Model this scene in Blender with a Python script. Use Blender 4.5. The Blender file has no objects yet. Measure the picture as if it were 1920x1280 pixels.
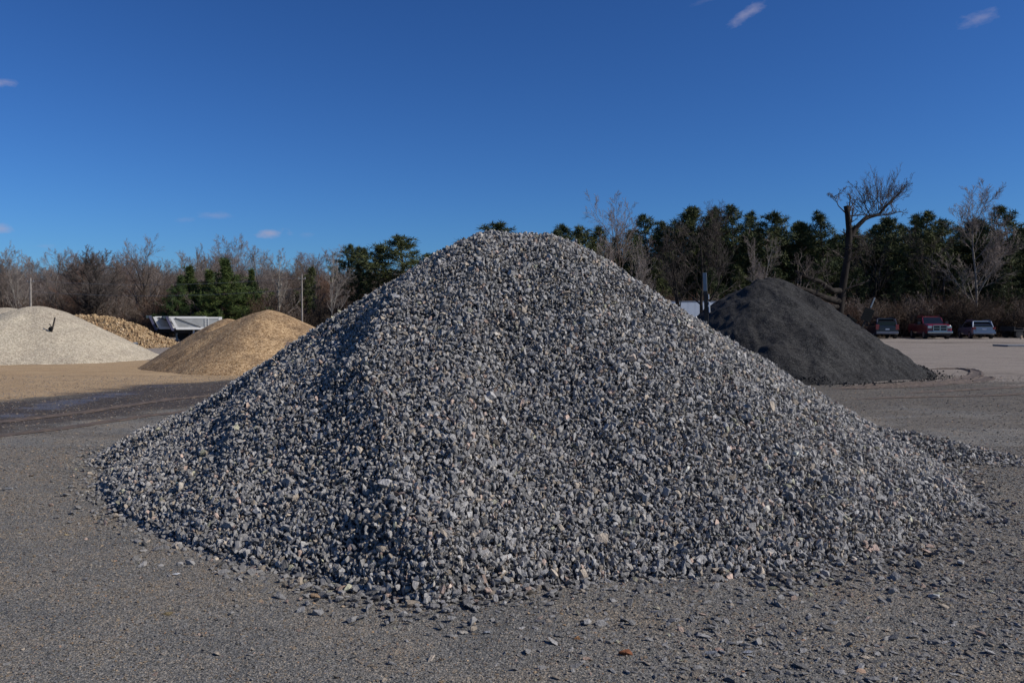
import bpy, bmesh, math, random
import numpy as np
from mathutils import Vector, Matrix, Euler

# ------------------------------------------------------------------ camera, sky, sun, exposure
S = bpy.context.scene
COL = S.collection
CAM_H, FPX, PITCH = 1.6, 1550.0, math.atan(40 / 1550.0)
cam_d = bpy.data.cameras.new("camera")
cam = bpy.data.objects.new("camera", cam_d)
COL.objects.link(cam)
cam.location = (0, 0, CAM_H)
cam.rotation_euler = (math.pi / 2 - PITCH, 0, 0)
cam_d.sensor_width = 36.0
cam_d.lens = FPX / 1920 * 36.0
cam_d.clip_end = 6000
S.camera = cam

SUN_EL, SUN_AZ = math.radians(37), math.radians(104)      # azimuth clockwise from +Y
SUN_DIR = Vector((math.cos(SUN_EL) * math.sin(SUN_AZ), math.cos(SUN_EL) * math.cos(SUN_AZ), math.sin(SUN_EL)))
world = bpy.data.worlds.new("World")
S.world = world
world.use_nodes = True
wn, wl = world.node_tree.nodes, world.node_tree.links
wn.clear()
wout = wn.new("ShaderNodeOutputWorld")
wbg = wn.new("ShaderNodeBackground")
wl.new(wbg.outputs[0], wout.inputs[0])
wbg.inputs["Strength"].default_value = 0.074
sky = wn.new("ShaderNodeTexSky")
sky.sky_type = 'NISHITA'
sky.sun_disc = False
sky.sun_elevation = SUN_EL
sky.sun_rotation = SUN_AZ
sky.altitude = 200
sky.air_density = 1.0
sky.dust_density = 0.35
sky.ozone_density = 3.0


def wmath(op, a, b=None, c=None):
    n = wn.new("ShaderNodeMath")
    n.operation = op
    for i, v in enumerate((a, b, c)):
        if v is None:
            continue
        if isinstance(v, (int, float)):
            n.inputs[i].default_value = v
        else:
            wl.new(v, n.inputs[i])
    return n.outputs[0]


tc = wn.new("ShaderNodeTexCoord")
sp = wn.new("ShaderNodeSeparateXYZ")
wl.new(tc.outputs["Generated"], sp.inputs[0])
ysafe = wmath('MAXIMUM', sp.outputs[1], 0.05)
U = wmath('DIVIDE', sp.outputs[0], ysafe)
V = wmath('DIVIDE', sp.outputs[2], ysafe)
wnz = wn.new("ShaderNodeTexNoise")
wmp = wn.new("ShaderNodeMapping")
wmp.inputs["Scale"].default_value = (1.0, 1.0, 2.2)
wl.new(tc.outputs["Generated"], wmp.inputs[0])
wl.new(wmp.outputs[0], wnz.inputs["Vector"])
wnz.inputs["Scale"].default_value = 55
wnz.inputs["Detail"].default_value = 6
wnz.inputs["Roughness"].default_value = 0.6
mask = None
for (cx, cy, rx, ry, rot, amp) in [
        (1396, 32, 40, 13, 35, .42), (1825, 40, 52, 15, 18, .30), (512, 439, 42, 11, 0, .62), (8, 159, 34, 12, 0, .5),
        (0, 430, 34, 12, 0, .5), (407, 405, 34, 8, 0, .22), (345, 413, 28, 7, 0, .18), (575, 440, 14, 6, 0, .15),
        (1318, 8, 30, 8, 20, .12), (85, 462, 30, 5, 0, .15), (560, 125, 30, 6, 10, .0)]:
    if amp == 0:
        continue
    du = wmath('SUBTRACT', U, (cx - 960) / FPX)
    dv = wmath('SUBTRACT', V, (600 - cy) / FPX)
    c, s = math.cos(math.radians(rot)), math.sin(math.radians(rot))
    a = wmath('DIVIDE', wmath('ADD', wmath('MULTIPLY', du, c), wmath('MULTIPLY', dv, s)), rx / FPX)
    b = wmath('DIVIDE', wmath('SUBTRACT', wmath('MULTIPLY', dv, c), wmath('MULTIPLY', du, s)), ry / FPX)
    r = wmath('SQRT', wmath('ADD', wmath('MULTIPLY', a, a), wmath('MULTIPLY', b, b)))
    f = wmath('SUBTRACT', 1.05, r)
    f = wmath('ADD', f, wmath('MULTIPLY', wmath('SUBTRACT', wnz.outputs["Fac"], 0.55), 2.2))
    f = wmath('MULTIPLY', wmath('MINIMUM', wmath('MAXIMUM', f, 0.0), 1.0), amp)
    mask = f if mask is None else wmath('MAXIMUM', mask, f)
front = wmath('GREATER_THAN', sp.outputs[1], 0.06)
mask = wmath('MULTIPLY', mask, front)
# camera-like saturation of the clear winter sky
wt = wn.new("ShaderNodeMixRGB")
wt.blend_type = 'MULTIPLY'
wt.inputs[0].default_value = 1.0
wl.new(sky.outputs[0], wt.inputs[1])
wt.inputs[2].default_value = (0.335, 0.560, 0.845, 1)
hs = wn.new("ShaderNodeGamma")
hs.inputs["Gamma"].default_value = 1.23
wl.new(wt.outputs[0], hs.inputs["Color"])
wmix = wn.new("ShaderNodeMixRGB")
wl.new(mask, wmix.inputs[0])
wl.new(hs.outputs[0], wmix.inputs[1])
wmix.inputs[2].default_value = (5.2, 5.0, 6.8, 1)
wl.new(wmix.outputs[0], wbg.inputs["Color"])

sun_d = bpy.data.lights.new("sun", 'SUN')
sun_d.energy = 4.7
sun_d.angle = math.radians(0.53)
sun_d.color = (1.0, 0.95, 0.87)
sun = bpy.data.objects.new("sun", sun_d)
COL.objects.link(sun)
sun.rotation_euler = SUN_DIR.to_track_quat('Z', 'Y').to_euler()
S.view_settings.view_transform = 'Standard'
S.view_settings.look = 'None'
S.view_settings.exposure = 0.0
S.view_settings.gamma = 1.0
S.view_settings.use_curve_mapping = False
S.render.engine = 'CYCLES'
S.cycles.max_bounces = 5

# ------------------------------------------------------------------ helpers
rng = np.random.default_rng(7)
random.seed(7)
TP = math.tan(PITCH)
cP, sP = math.cos(PITCH), math.sin(PITCH)


def ray(px, py):
    a, b = (px - 960) / FPX, -(py - 640) / FPX
    # camera looks along +Y, pitched down
    return Vector((a, cP + b * sP, -sP + b * cP))


def gp(px, py, z=0.0):                      # ground point seen at a photo pixel
    d = ray(px, py)
    t = (z - CAM_H) / d.z
    return Vector((d.x * t, d.y * t, z))


def at(px, py, Y):                          # point at depth Y seen at a photo pixel
    d = ray(px, py)
    t = Y / d.y
    return Vector((d.x * t, Y, CAM_H + d.z * t))


def tag(o, label=None, cat=None, group=None, kind=None):
    if label:
        o['label'] = label
    if cat:
        o['category'] = cat
    if group:
        o['group'] = group
    if kind:
        o['kind'] = kind
    return o


def empty(name, loc, rz=0.0, **k):
    o = bpy.data.objects.new(name, None)
    o.empty_display_size = 0.2
    COL.objects.link(o)
    o.location = loc
    o.rotation_euler = (0, 0, rz)
    return tag(o, **k)


def link_mesh(name, me, parent=None, mat=None):
    o = bpy.data.objects.new(name, me)
    COL.objects.link(o)
    if mat is not None and not me.materials:
        me.materials.append(mat)
    if parent:
        o.parent = parent
    return o


def np_mesh(name, verts, faces, smooth=False):
    """faces: (n,3) or (n,4) int array"""
    me = bpy.data.meshes.new(name)
    verts = np.asarray(verts, dtype=np.float32)
    faces = np.asarray(faces, dtype=np.int32)
    k = faces.shape[1]
    me.vertices.add(len(verts))
    me.vertices.foreach_set("co", verts.ravel())
    me.loops.add(faces.size)
    me.loops.foreach_set("vertex_index", faces.ravel())
    me.polygons.add(len(faces))
    me.polygons.foreach_set("loop_start", np.arange(0, faces.size, k, dtype=np.int32))
    me.polygons.foreach_set("loop_total", np.full(len(faces), k, dtype=np.int32))
    me.polygons.foreach_set("use_smooth", np.full(len(faces), smooth, dtype=bool))
    me.update(calc_edges=True)
    return me


class MB:
    """collects simple solids into one mesh"""

    def __init__(self):
        self.v, self.f = [], []

    def add(self, vs, fs):
        n = len(self.v)
        self.v += [tuple(v) for v in vs]
        self.f += [tuple(i + n for i in f) for f in fs]
        return self

    def box(self, x0, x1, y0, y1, z0, z1, M=None):
        vs = [Vector((x, y, z)) for x in (x0, x1) for y in (y0, y1) for z in (z0, z1)]
        if M is not None:
            vs = [M @ v for v in vs]
        return self.add(vs, [(0, 1, 3, 2), (4, 6, 7, 5), (0, 4, 5, 1), (2, 3, 7, 6), (0, 2, 6, 4), (1, 5, 7, 3)])

    def tube(self, p0, p1, r0, r1=None, n=8, caps=True):
        r1 = r0 if r1 is None else r1
        p0, p1 = Vector(p0), Vector(p1)
        d = (p1 - p0).normalized()
        u = d.orthogonal().normalized()
        w = d.cross(u)
        vs = []
        for p, r in ((p0, r0), (p1, r1)):
            for i in range(n):
                a = 2 * math.pi * i / n
                vs.append(p + (u * math.cos(a) + w * math.sin(a)) * r)
        fs = [(i, (i + 1) % n, n + (i + 1) % n, n + i) for i in range(n)]
        if caps:
            fs += [tuple(range(n - 1, -1, -1)), tuple(range(n, 2 * n))]
        return self.add(vs, fs)

    def loft(self, secs, caps=True):
        n = len(secs[0])
        vs = [p for s in secs for p in s]
        fs = []
        for k in range(len(secs) - 1):
            for i in range(n):
                j = (i + 1) % n
                fs.append((k * n + i, k * n + j, (k + 1) * n + j, (k + 1) * n + i))
        if caps:
            fs += [tuple(range(n - 1, -1, -1)), tuple(range((len(secs) - 1) * n, len(secs) * n))]
        return self.add(vs, fs)

    def build(self, name, mat, parent=None, bevel=0.0, smooth=False):
        me = bpy.data.meshes.new(name)
        me.from_pydata(self.v, [], self.f)
        bm = bmesh.new()
        bm.from_mesh(me)
        bmesh.ops.recalc_face_normals(bm, faces=bm.faces)
        if bevel:
            bmesh.ops.bevel(bm, geom=bm.edges[:], offset=bevel, segments=2, affect='EDGES', profile=0.7)
        bm.to_mesh(me)
        bm.free()
        if smooth:
            me.polygons.foreach_set("use_smooth", np.ones(len(me.polygons), dtype=bool))
        me.materials.append(mat)
        return link_mesh(name, me, parent)


# ------------------------------------------------------------------ materials
def nmat(name, rough=0.9, spec=0.3):
    m = bpy.data.materials.new(name)
    m.use_nodes = True
    b = m.node_tree.nodes["Principled BSDF"]
    b.inputs["Roughness"].default_value = rough
    b.inputs["Specular IOR Level"].default_value = spec
    return m, m.node_tree.nodes, m.node_tree.links, b


def ramp(n, l, src, stops, interp='LINEAR'):
    r = n.new("ShaderNodeValToRGB")
    cr = r.color_ramp
    cr.interpolation = interp
    while len(cr.elements) < len(stops):
        cr.elements.new(0.5)
    for e, (p, c) in zip(cr.elements, stops):
        e.position = p
        e.color = (*c, 1) if len(c) == 3 else c
    l.new(src, r.inputs[0])
    return r.outputs[0]


def noise(n, l, vec, scale, detail=4, rough=0.55, dist=0.0):
    t = n.new("ShaderNodeTexNoise")
    t.inputs["Scale"].default_value = scale
    t.inputs["Detail"].default_value = detail
    t.inputs["Roughness"].default_value = rough
    t.inputs["Distortion"].default_value = dist
    if vec is not None:
        l.new(vec, t.inputs["Vector"])
    return t.outputs["Fac"]


def voro(n, l, vec, scale, feature='F1', out="Color"):
    t = n.new("ShaderNodeTexVoronoi")
    t.feature = feature
    t.inputs["Scale"].default_value = scale
    if vec is not None:
        l.new(vec, t.inputs["Vector"])
    return t.outputs[out]


def mixc(n, l, f, a, b, mode='MIX'):
    m = n.new("ShaderNodeMixRGB")
    m.blend_type = mode
    for i, v in enumerate((f, a, b)):
        if isinstance(v, (int, float)):
            m.inputs[i].default_value = v
        elif isinstance(v, tuple):
            m.inputs[i].default_value = (*v, 1)
        else:
            l.new(v, m.inputs[i])
    return m.outputs[0]


def mth(n, l, op, a, b=None, clamp=False):
    m = n.new("ShaderNodeMath")
    m.operation = op
    m.use_clamp = clamp
    for i, v in enumerate((a, b)):
        if v is None:
            continue
        if isinstance(v, (int, float)):
            m.inputs[i].default_value = v
        else:
            l.new(v, m.inputs[i])
    return m.outputs[0]


def bump(n, l, bsdf, h, strength, dist):
    b = n.new("ShaderNodeBump")
    b.inputs["Strength"].default_value = strength
    b.inputs["Distance"].default_value = dist
    l.new(h, b.inputs["Height"])
    l.new(b.outputs[0], bsdf.inputs["Normal"])


def stone_material(name, instanced, scale=70.0):
    m, n, l, b = nmat(name, 0.85, 0.25)
    if instanced:
        a = n.new("ShaderNodeAttribute")
        a.attribute_type = 'INSTANCER'
        a.attribute_name = "col"
        col = a.outputs["Color"]
    else:
        a = n.new("ShaderNodeObjectInfo")
        col = a.outputs["Color"]
    t = n.new("ShaderNodeTexCoord")
    g = noise(n, l, t.outputs["Object"], scale / 30.0, 5, 0.7)
    k = ramp(n, l, g, [(0.25, (.62, .62, .62)), (0.55, (1, 1, 1)), (0.8, (1.3, 1.28, 1.25))])
    c = mixc(n, l, 1.0, col, k, 'MULTIPLY')
    l.new(c, b.inputs["Base Color"])
    bump(n, l, b, g, 0.5, 0.15)
    return m


def plain(name, col, rough=0.6, metal=0.0, spec=0.5, var=0.15, scale=3.0, coat=0.0):
    m, n, l, b = nmat(name, rough, spec)
    t = n.new("ShaderNodeTexCoord")
    g = noise(n, l, t.outputs["Object"], scale, 5, 0.6)
    lo = tuple(c * (1 - var) for c in col)
    hi = tuple(min(1, c * (1 + var)) for c in col)
    l.new(ramp(n, l, g, [(0.3, lo), (0.7, hi)]), b.inputs["Base Color"])
    b.inputs["Metallic"].default_value = metal
    b.inputs["Coat Weight"].default_value = coat
    b.inputs["Coat Roughness"].default_value = 0.05
    return m


M_STONE_I = stone_material("crushed_stone_mass", True)
M_STONE_O = stone_material("crushed_stone_single", False)


def fine_pile_material(name, stops, vscale, bumpd, dark=None, rough=0.95):
    m, n, l, b = nmat(name, rough, 0.15)
    t = n.new("ShaderNodeTexCoord")
    o = t.outputs["Object"]
    v = voro(n, l, o, vscale)
    sx = n.new("ShaderNodeSeparateXYZ")
    l.new(v, sx.inputs[0])
    c = ramp(n, l, sx.outputs[0], stops)
    big = noise(n, l, o, 0.9, 5, 0.6, 0.3)
    k = ramp(n, l, big, [(0.3, (.82, .80, .80)), (0.7, (1.12, 1.12, 1.1))])
    c = mixc(n, l, 1.0, c, k, 'MULTIPLY')
    if dark:
        mp = n.new("ShaderNodeMapping")
        mp.inputs["Scale"].default_value = (1.6, 1.6, 0.25)
        l.new(o, mp.inputs[0])
        st = noise(n, l, mp.outputs[0], 0.7, 4, 0.6, 0.5)
        f = ramp(n, l, st, [(0.5, (0, 0, 0)), (0.66, (1, 1, 1))])
        c = mixc(n, l, f, c, mixc(n, l, 1.0, c, dark, 'MULTIPLY'))
    l.new(c, b.inputs["Base Color"])
    d = voro(n, l, o, vscale, out="Distance")
    h = mth(n, l, 'ADD', mth(n, l, 'MULTIPLY', d, -1.0), mth(n, l, 'MULTIPLY', noise(n, l, o, vscale * 0.22, 3), 2.0))
    bump(n, l, b, h, 1.0, bumpd)
    return m


# ground: zones carried by the mesh (kinds of soil), grain and colour by noise
def ground_material():
    m, n, l, b = nmat("yard_ground", 0.95, 0.2)
    t = n.new("ShaderNodeTexCoord")
    o = t.outputs["Object"]

    def att(nm):
        a = n.new("ShaderNodeAttribute")
        a.attribute_name = nm
        return a.outputs["Fac"]
    mp = n.new("ShaderNodeMapping")
    mp.inputs["Scale"].default_value = (0.5, 1.1, 1)
    l.new(o, mp.inputs[0])
    warp = noise(n, l, mp.outputs[0], 0.9, 10, 0.72, 0.5)
    wz = mth(n, l, 'MULTIPLY', mth(n, l, 'SUBTRACT', warp, 0.5), 2.4)

    def zone(nm, soft=0.16):
        s = mth(n, l, 'ADD', att(nm), wz)
        return ramp(n, l, s, [(0.5 - soft, (0, 0, 0)), (0.5 + soft, (1, 1, 1))])
    # fine grit
    v = voro(n, l, o, 150)
    sv = n.new("ShaderNodeSeparateXYZ")
    l.new(v, sv.inputs[0])
    grit = ramp(n, l, sv.outputs[0], [(0.0, (.055, .053, .049)), (0.35, (.135, .129, .118)), (0.7, (.225, .215, .196)),
                                      (0.9, (.32, .29, .245)), (1.0, (.46, .37, .27))])
    blotch = noise(n, l, o, 1.3, 6, 0.6, 0.2)
    grit = mixc(n, l, 1.0, grit, ramp(n, l, blotch, [(0.3, (.70, .74, .80)), (0.5, (1, 1, 1)), (0.72, (1.22, 1.08, .92))]), 'MULTIPLY')
    fine = noise(n, l, o, 26, 6, 0.75)
    fk = ramp(n, l, fine, [(0.25, (.6, .6, .6)), (0.75, (1.35, 1.35, 1.35))])
    grit = mixc(n, l, 1.0, grit, fk, 'MULTIPLY')
    tan = mixc(n, l, 1.0, ramp(n, l, warp, [(0.3, (.33, .225, .125)), (0.7, (.45, .325, .195))]), fk, 'MULTIPLY')
    pale = mixc(n, l, 1.0, ramp(n, l, warp, [(0.3, (.20, .170, .145)), (0.7, (.29, .252, .22))]), fk, 'MULTIPLY')
    mid = mixc(n, l, 1.0, ramp(n, l, warp, [(0.3, (.095, .085, .072)), (0.7, (.165, .148, .128))]), fk, 'MULTIPLY')
    wet = mixc(n, l, 1.0, ramp(n, l, warp, [(0.3, (.048, .038, .031)), (0.7, (.095, .077, .063))]), fk, 'MULTIPLY')
    v2 = voro(n, l, o, 38)
    sv2 = n.new("ShaderNodeSeparateXYZ")
    l.new(v2, sv2.inputs[0])
    spk = ramp(n, l, sv2.outputs[0], [(0, (.62, .62, .64)), (.5, (1, 1, 1)), (.88, (1.15, 1.12, 1.05)), (1, (1.7, 1.6, 1.4))])
    mid = mixc(n, l, 1.0, mid, spk, 'MULTIPLY')
    pale = mixc(n, l, .7, pale, spk, 'MULTIPLY')
    tan = mixc(n, l, .6, tan, spk, 'MULTIPLY')
    wet = mixc(n, l, 1.0, wet, spk, 'MULTIPLY')
    litter = mixc(n, l, 1.0, ramp(n, l, blotch, [(0.3, (.05, .035, .024)), (0.7, (.11, .08, .055))]), fk, 'MULTIPLY')
    c = mixc(n, l, zone("mid"), grit, mid)
    c = mixc(n, l, zone("pale"), c, pale)
    c = mixc(n, l, zone("tan"), c, tan)
    wf = zone("wet", 0.28)
    c = mixc(n, l, wf, c, wet)
    c = mixc(n, l, zone("litter"), c, litter)
    l.new(c, b.inputs["Base Color"])
    pud = zone("puddle", 0.12)
    r = mixc(n, l, wf, (.95, .95, .95), (.7, .7, .7))
    r = mixc(n, l, pud, r, (.3, .3, .3))
    l.new(r, b.inputs["Roughness"])
    d = voro(n, l, o, 95, out="Distance")
    h = mth(n, l, 'ADD', mth(n, l, 'MULTIPLY', d, -0.6), mth(n, l, 'MULTIPLY', fine, 1.6))
    bump(n, l, b, h, 0.9, 0.012)
    return m


M_GROUND = ground_material()
M_PALEPILE = fine_pile_material("pale_grey_gravel", [(0, (.27, .23, .17)), (0.5, (.41, .355, .27)), (1, (.55, .48, .37))], 26, 0.02)
M_TANPILE = fine_pile_material("tan_pea_gravel", [(0, (.17, .105, .052)), (0.5, (.34, .222, .118)), (1, (.52, .365, .21))], 24, 0.014, dark=(.62, .62, .66))
M_BLACKPILE = fine_pile_material("black_cinder", [(0, (.016, .016, .016)), (0.5, (.034, .033, .033)), (1, (.062, .060, .058))], 34, 0.02, dark=(.7, .7, .72))
M_CORE = fine_pile_material("stone_dust", [(0, (.06, .06, .062)), (1, (.12, .12, .12))], 40, 0.02)
M_RUBBLE = fine_pile_material("tan_rubble", [(0, (.15, .10, .06)), (1, (.30, .21, .12))], 8, 0.04)


def smooth(x):
    x = np.clip(x, 0, 1)
    return x * x * (3 - 2 * x)


def fbm(x, y, seed, octaves=4, base=1.0, gain=0.5):
    """cheap smooth value noise"""
    r = np.random.default_rng(seed)
    out = np.zeros_like(x)
    amp = 1.0
    for o in range(octaves):
        T = r.uniform(-1, 1, (64, 64))
        fx, fy = x * base, y * base
        ix, iy = np.floor(fx).astype(int), np.floor(fy).astype(int)
        tx, ty = smooth(fx - ix), smooth(fy - iy)
        a, b_ = T[ix % 64, iy % 64], T[(ix + 1) % 64, iy % 64]
        c, d = T[ix % 64, (iy + 1) % 64], T[(ix + 1) % 64, (iy + 1) % 64]
        out += amp * ((a * (1 - tx) + b_ * tx) * (1 - ty) + (c * (1 - tx) + d * tx) * ty)
        base *= 2.03
        amp *= gain
    return out


# ------------------------------------------------------------------ ground
def ground_z(x, y):
    far = smooth((y - 84) / 60)
    return 0.012 * fbm(x, y, 3, 3, 0.9) + far * 4.5 + smooth((y - 140) / 90) * 5.0


def seg_side(x, y, a, b):
    """signed distance to the line a->b, positive on its left"""
    dx, dy = b[0] - a[0], b[1] - a[1]
    L = math.hypot(dx, dy)
    return ((x - a[0]) * -dy + (y - a[1]) * dx) / -L * -1.0


def build_ground():
    ys = np.concatenate([np.linspace(-30, 2.6, 12, endpoint=False), np.linspace(2.6, 12, 160, endpoint=False),
                         np.geomspace(12, 45, 170, endpoint=False), np.geomspace(45, 2500, 90)])
    t = np.linspace(-1, 1, 281)
    X, Y = [], []
    for y in ys:
        half = max(12, y * 0.85 + 9) if y < 120 else y * 1.4
        X.append(t * half)
        Y.append(np.full_like(t, y))
    X, Y = np.array(X), np.array(Y)
    Z = ground_z(X, Y)
    # tyre ruts across the wet lane
    A0, A1 = gp(0, 752), gp(430, 713)
    B0, B1 = gp(0, 812), gp(400, 768)
    dA = seg_side(X, Y, A0, A1)          # >0 beyond the far edge
    dB = seg_side(X, Y, B0, B1)          # >0 beyond the near edge
    fx = 1 - smooth((X + 0.5) / 3.0)
    wob = fbm(X, Y, 44, 4, .35) * .8
    wet = np.minimum(np.clip(0.5 + (dB + wob) * 0.5, -1, 1.4), np.clip(0.5 - (dA - wob) * 0.5, -1, 1.4))
    wet = wet * fx - (1 - fx)
    tan = np.minimum(np.clip(0.5 + dA * 0.8, -1, 1.4), np.clip(0.5 + (31 - Y - 0.15 * X) * 0.12, -1, 1.4))
    tan = tan * fx - (1 - fx)
    mid = np.clip(0.35 + (Y - 11.5) * 0.10, -1, 1.2)
    pale = np.clip(0.5 + (Y - np.where(X > 0, 21.5, 24)) * 0.13, -1, 1.3)
    litter = np.clip(0.5 + (Y - np.where(X > 0, 76.5, 74)) * 0.22, -1, 1.5)
    P = gp(95, 762)
    Q = gp(185, 745)
    px_, py_ = (P.x + Q.x) / 2, (P.y + Q.y) / 2
    ang = math.atan2(Q.y - P.y, Q.x - P.x)
    u = (X - px_) * math.cos(ang) + (Y - py_) * math.sin(ang)
    v = -(X - px_) * math.sin(ang) + (Y - py_) * math.cos(ang)
    pud = 0.80 - np.sqrt((u / 2.4) ** 2 + (v / 0.35) ** 2) * 0.30
    nr, nc = X.shape
    verts = np.stack([X, Y, Z], -1).reshape(-1, 3)
    idx = np.arange(nr * nc).reshape(nr, nc)
    F = np.stack([idx[:-1, :-1], idx[:-1, 1:], idx[1:, 1:], idx[1:, :-1]], -1).reshape(-1, 4)
    me = np_mesh("ground", verts, F, True)
    for nm, arr in (("wet", wet), ("tan", tan), ("mid", mid), ("pale", pale), ("litter", litter), ("puddle", pud)):
        a = me.attributes.new(nm, 'FLOAT', 'POINT')
        a.data.foreach_set("value", arr.astype(np.float32).ravel())
    me.materials.append(M_GROUND)
    o = link_mesh("ground", me)
    tag(o, kind='structure')


build_ground()


# ------------------------------------------------------------------ stones: shapes and instanced masses
def hull_mesh(name, seed, npts=13, asp=(1, .78, .55)):
    r = random.Random(seed)
    bm = bmesh.new()
    for i in range(npts):
        v = Vector((r.gauss(0, 1), r.gauss(0, 1), r.gauss(0, 1))).normalized()
        # squarish broken block
        p = 3.2
        k = (abs(v.x) ** p + abs(v.y) ** p + abs(v.z) ** p) ** (-1 / p)
        v = v * k * r.uniform(0.82, 1.0)
        bm.verts.new((v.x * 0.5 * asp[0], v.y * 0.5 * asp[1], v.z * 0.5 * asp[2]))
    res = bmesh.ops.convex_hull(bm, input=bm.verts)
    dead = [g for g in res.get('geom_interior', []) + res.get('geom_unused', []) if isinstance(g, bmesh.types.BMVert)]
    bmesh.ops.delete(bm, geom=list(set(dead)), context='VERTS')
    bmesh.ops.recalc_face_normals(bm, faces=bm.faces)
    me = bpy.data.meshes.new(name)
    bm.to_mesh(me)
    bm.free()
    return me


SRC = bpy.data.collections.new("stone_shapes")      # not linked to the scene: shapes only
STONES = []
for i in range(14):
    me = hull_mesh("stone_shape", 100 + i, 12 + i % 4, (1, random.uniform(.62, .92), random.uniform(.38, .78)))
    me.materials.append(M_STONE_I)
    o = bpy.data.objects.new("stone_shape_%02d" % i, me)
    SRC.objects.link(o)
    STONES.append(me)
SINGLE = []
for me in STONES:
    c = me.copy()
    c.materials.clear()
    c.materials.append(M_STONE_O)
    SINGLE.append(c)


def scatter_tree(src, name):
    ng = bpy.data.node_groups.new(name, 'GeometryNodeTree')
    ng.interface.new_socket("Geometry", in_out='INPUT', socket_type='NodeSocketGeometry')
    ng.interface.new_socket("Geometry", in_out='OUTPUT', socket_type='NodeSocketGeometry')
    n, l = ng.nodes, ng.links
    gi, go = n.new("NodeGroupInput"), n.new("NodeGroupOutput")
    ci = n.new("GeometryNodeCollectionInfo")
    ci.inputs["Collection"].default_value = src
    ci.inputs["Separate Children"].default_value = True
    ci.inputs["Reset Children"].default_value = True
    ip = n.new("GeometryNodeInstanceOnPoints")
    ip.inputs["Pick Instance"].default_value = True

    def named(nm, typ):
        a = n.new("GeometryNodeInputNamedAttribute")
        a.data_type = typ
        a.inputs["Name"].default_value = nm
        return a.outputs["Attribute"]
    l.new(gi.outputs[0], ip.inputs["Points"])
    l.new(ci.outputs[0], ip.inputs["Instance"])
    l.new(named("idx", 'INT'), ip.inputs["Instance Index"])
    e2r = n.new("FunctionNodeEulerToRotation")
    l.new(named("rot", 'FLOAT_VECTOR'), e2r.inputs[0])
    l.new(e2r.outputs[0], ip.inputs["Rotation"])
    l.new(named("scl", 'FLOAT_VECTOR'), ip.inputs["Scale"])
    l.new(ip.outputs[0], go.inputs[0])
    return ng


GN_STONES = scatter_tree(SRC, "stone_scatter")


def scatter(name, P, rot, scl, idx, colr, ng=None, parent=None):
    me = bpy.data.meshes.new(name)
    me.vertices.add(len(P))
    me.vertices.foreach_set("co", np.asarray(P, np.float32).ravel())
    a = me.attributes.new("rot", 'FLOAT_VECTOR', 'POINT')
    a.data.foreach_set("vector", np.asarray(rot, np.float32).ravel())
    a = me.attributes.new("scl", 'FLOAT_VECTOR', 'POINT')
    a.data.foreach_set("vector", np.asarray(scl, np.float32).ravel())
    a = me.attributes.new("idx", 'INT', 'POINT')
    a.data.foreach_set("value", np.asarray(idx, np.int32))
    a = me.attributes.new("col", 'FLOAT_COLOR', 'POINT')
    c4 = np.ones((len(P), 4), np.float32)
    c4[:, :3] = colr
    a.data.foreach_set("color", c4.ravel())
    o = link_mesh(name, me, parent)
    md = o.modifiers.new("scatter", 'NODES')
    md.node_group = ng or GN_STONES
    return o


def grey_cols(n, bright=1.0, warm=0.14):
    g = np.clip(rng.normal(0.31, 0.075, n), 0.11, 0.56) * bright
    c = np.stack([g * 1.045, g * 1.0, g * 0.955], 1)
    k = rng.random(n)
    w = k < warm * 0.55
    c[w] *= np.array([1.28, 1.12, 0.92])
    w = (k > 0.9) & (k < 0.9 + warm * 0.25)
    c[w] *= np.array([1.45, 1.12, 0.95])
    w = (k > 0.96) & (k < 0.975)
    c[w] *= np.array([1.6, 1.5, 1.35])
    w = (k > 0.975) & (k < 0.985)
    c[w] *= np.array([1.25, 1.25, 0.95])
    w = k > 0.988
    c[w] *= np.array([.5, .5, .55])
    return np.clip(c, 0.02, 0.7)


def rand_rot(n):
    return np.stack([rng.uniform(0, 6.283, n), rng.uniform(0, 6.283, n), rng.uniform(0, 6.283, n)], 1)


# ------------------------------------------------------------------ the big crushed stone heap
PC = np.array([0.0, 8.6])
PH = 2.53
outline_px = [(205, 880), (205, 940), (252, 982), (330, 1020), (400, 1047), (500, 1072), (600, 1092), (690, 1114), (760, 1130),
              (815, 1138), (870, 1124), (960, 1108), (1060, 1100), (1200, 1090), (1350, 1085), (1480, 1075), (1560, 1060),
              (1640, 1040), (1710, 1010), (1780, 985), (1840, 955), (1800, 915)]
ang_t, rad_t = [], []
for p in outline_px:
    w = gp(*p)
    dx, dy = w.x - PC[0], w.y - PC[1]
    ang_t.append(math.atan2(dy, dx))
    rad_t.append(math.hypot(dx, dy))
for a, r in ((2, 4.62), (8, 4.82), (16, 5.4), (26, 5.3), (50, 4.9), (90, 4.5), (130, 5.0), (150, 5.25), (165, 5.12), (174, 4.72)):
    ang_t.append(math.radians(a))
    rad_t.append(r)
ang_t, rad_t = np.array(ang_t), np.array(rad_t)
o_ = np.argsort(ang_t)
ang_t, rad_t = ang_t[o_], rad_t[o_]
ang_e = np.concatenate([ang_t - 2 * math.pi, ang_t, ang_t + 2 * math.pi])
rad_e = np.tile(rad_t, 3)
SP0, SP1 = gp(1640, 815), gp(1893, 863)
SP0.x, SP0.y = 4.2, 9.5
RIDGE = [(-0.50, 4.75), (-0.78, 5.5), (-1.02, 6.3), (-1.25, 7.1), (-1.1, 7.9)]


def seg_dist(x, y, a, b):
    dx, dy = b[0] - a[0], b[1] - a[1]
    t = np.clip(((x - a[0]) * dx + (y - a[1]) * dy) / (dx * dx + dy * dy), 0, 1)
    return np.hypot(x - a[0] - t * dx, y - a[1] - t * dy), t


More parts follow.
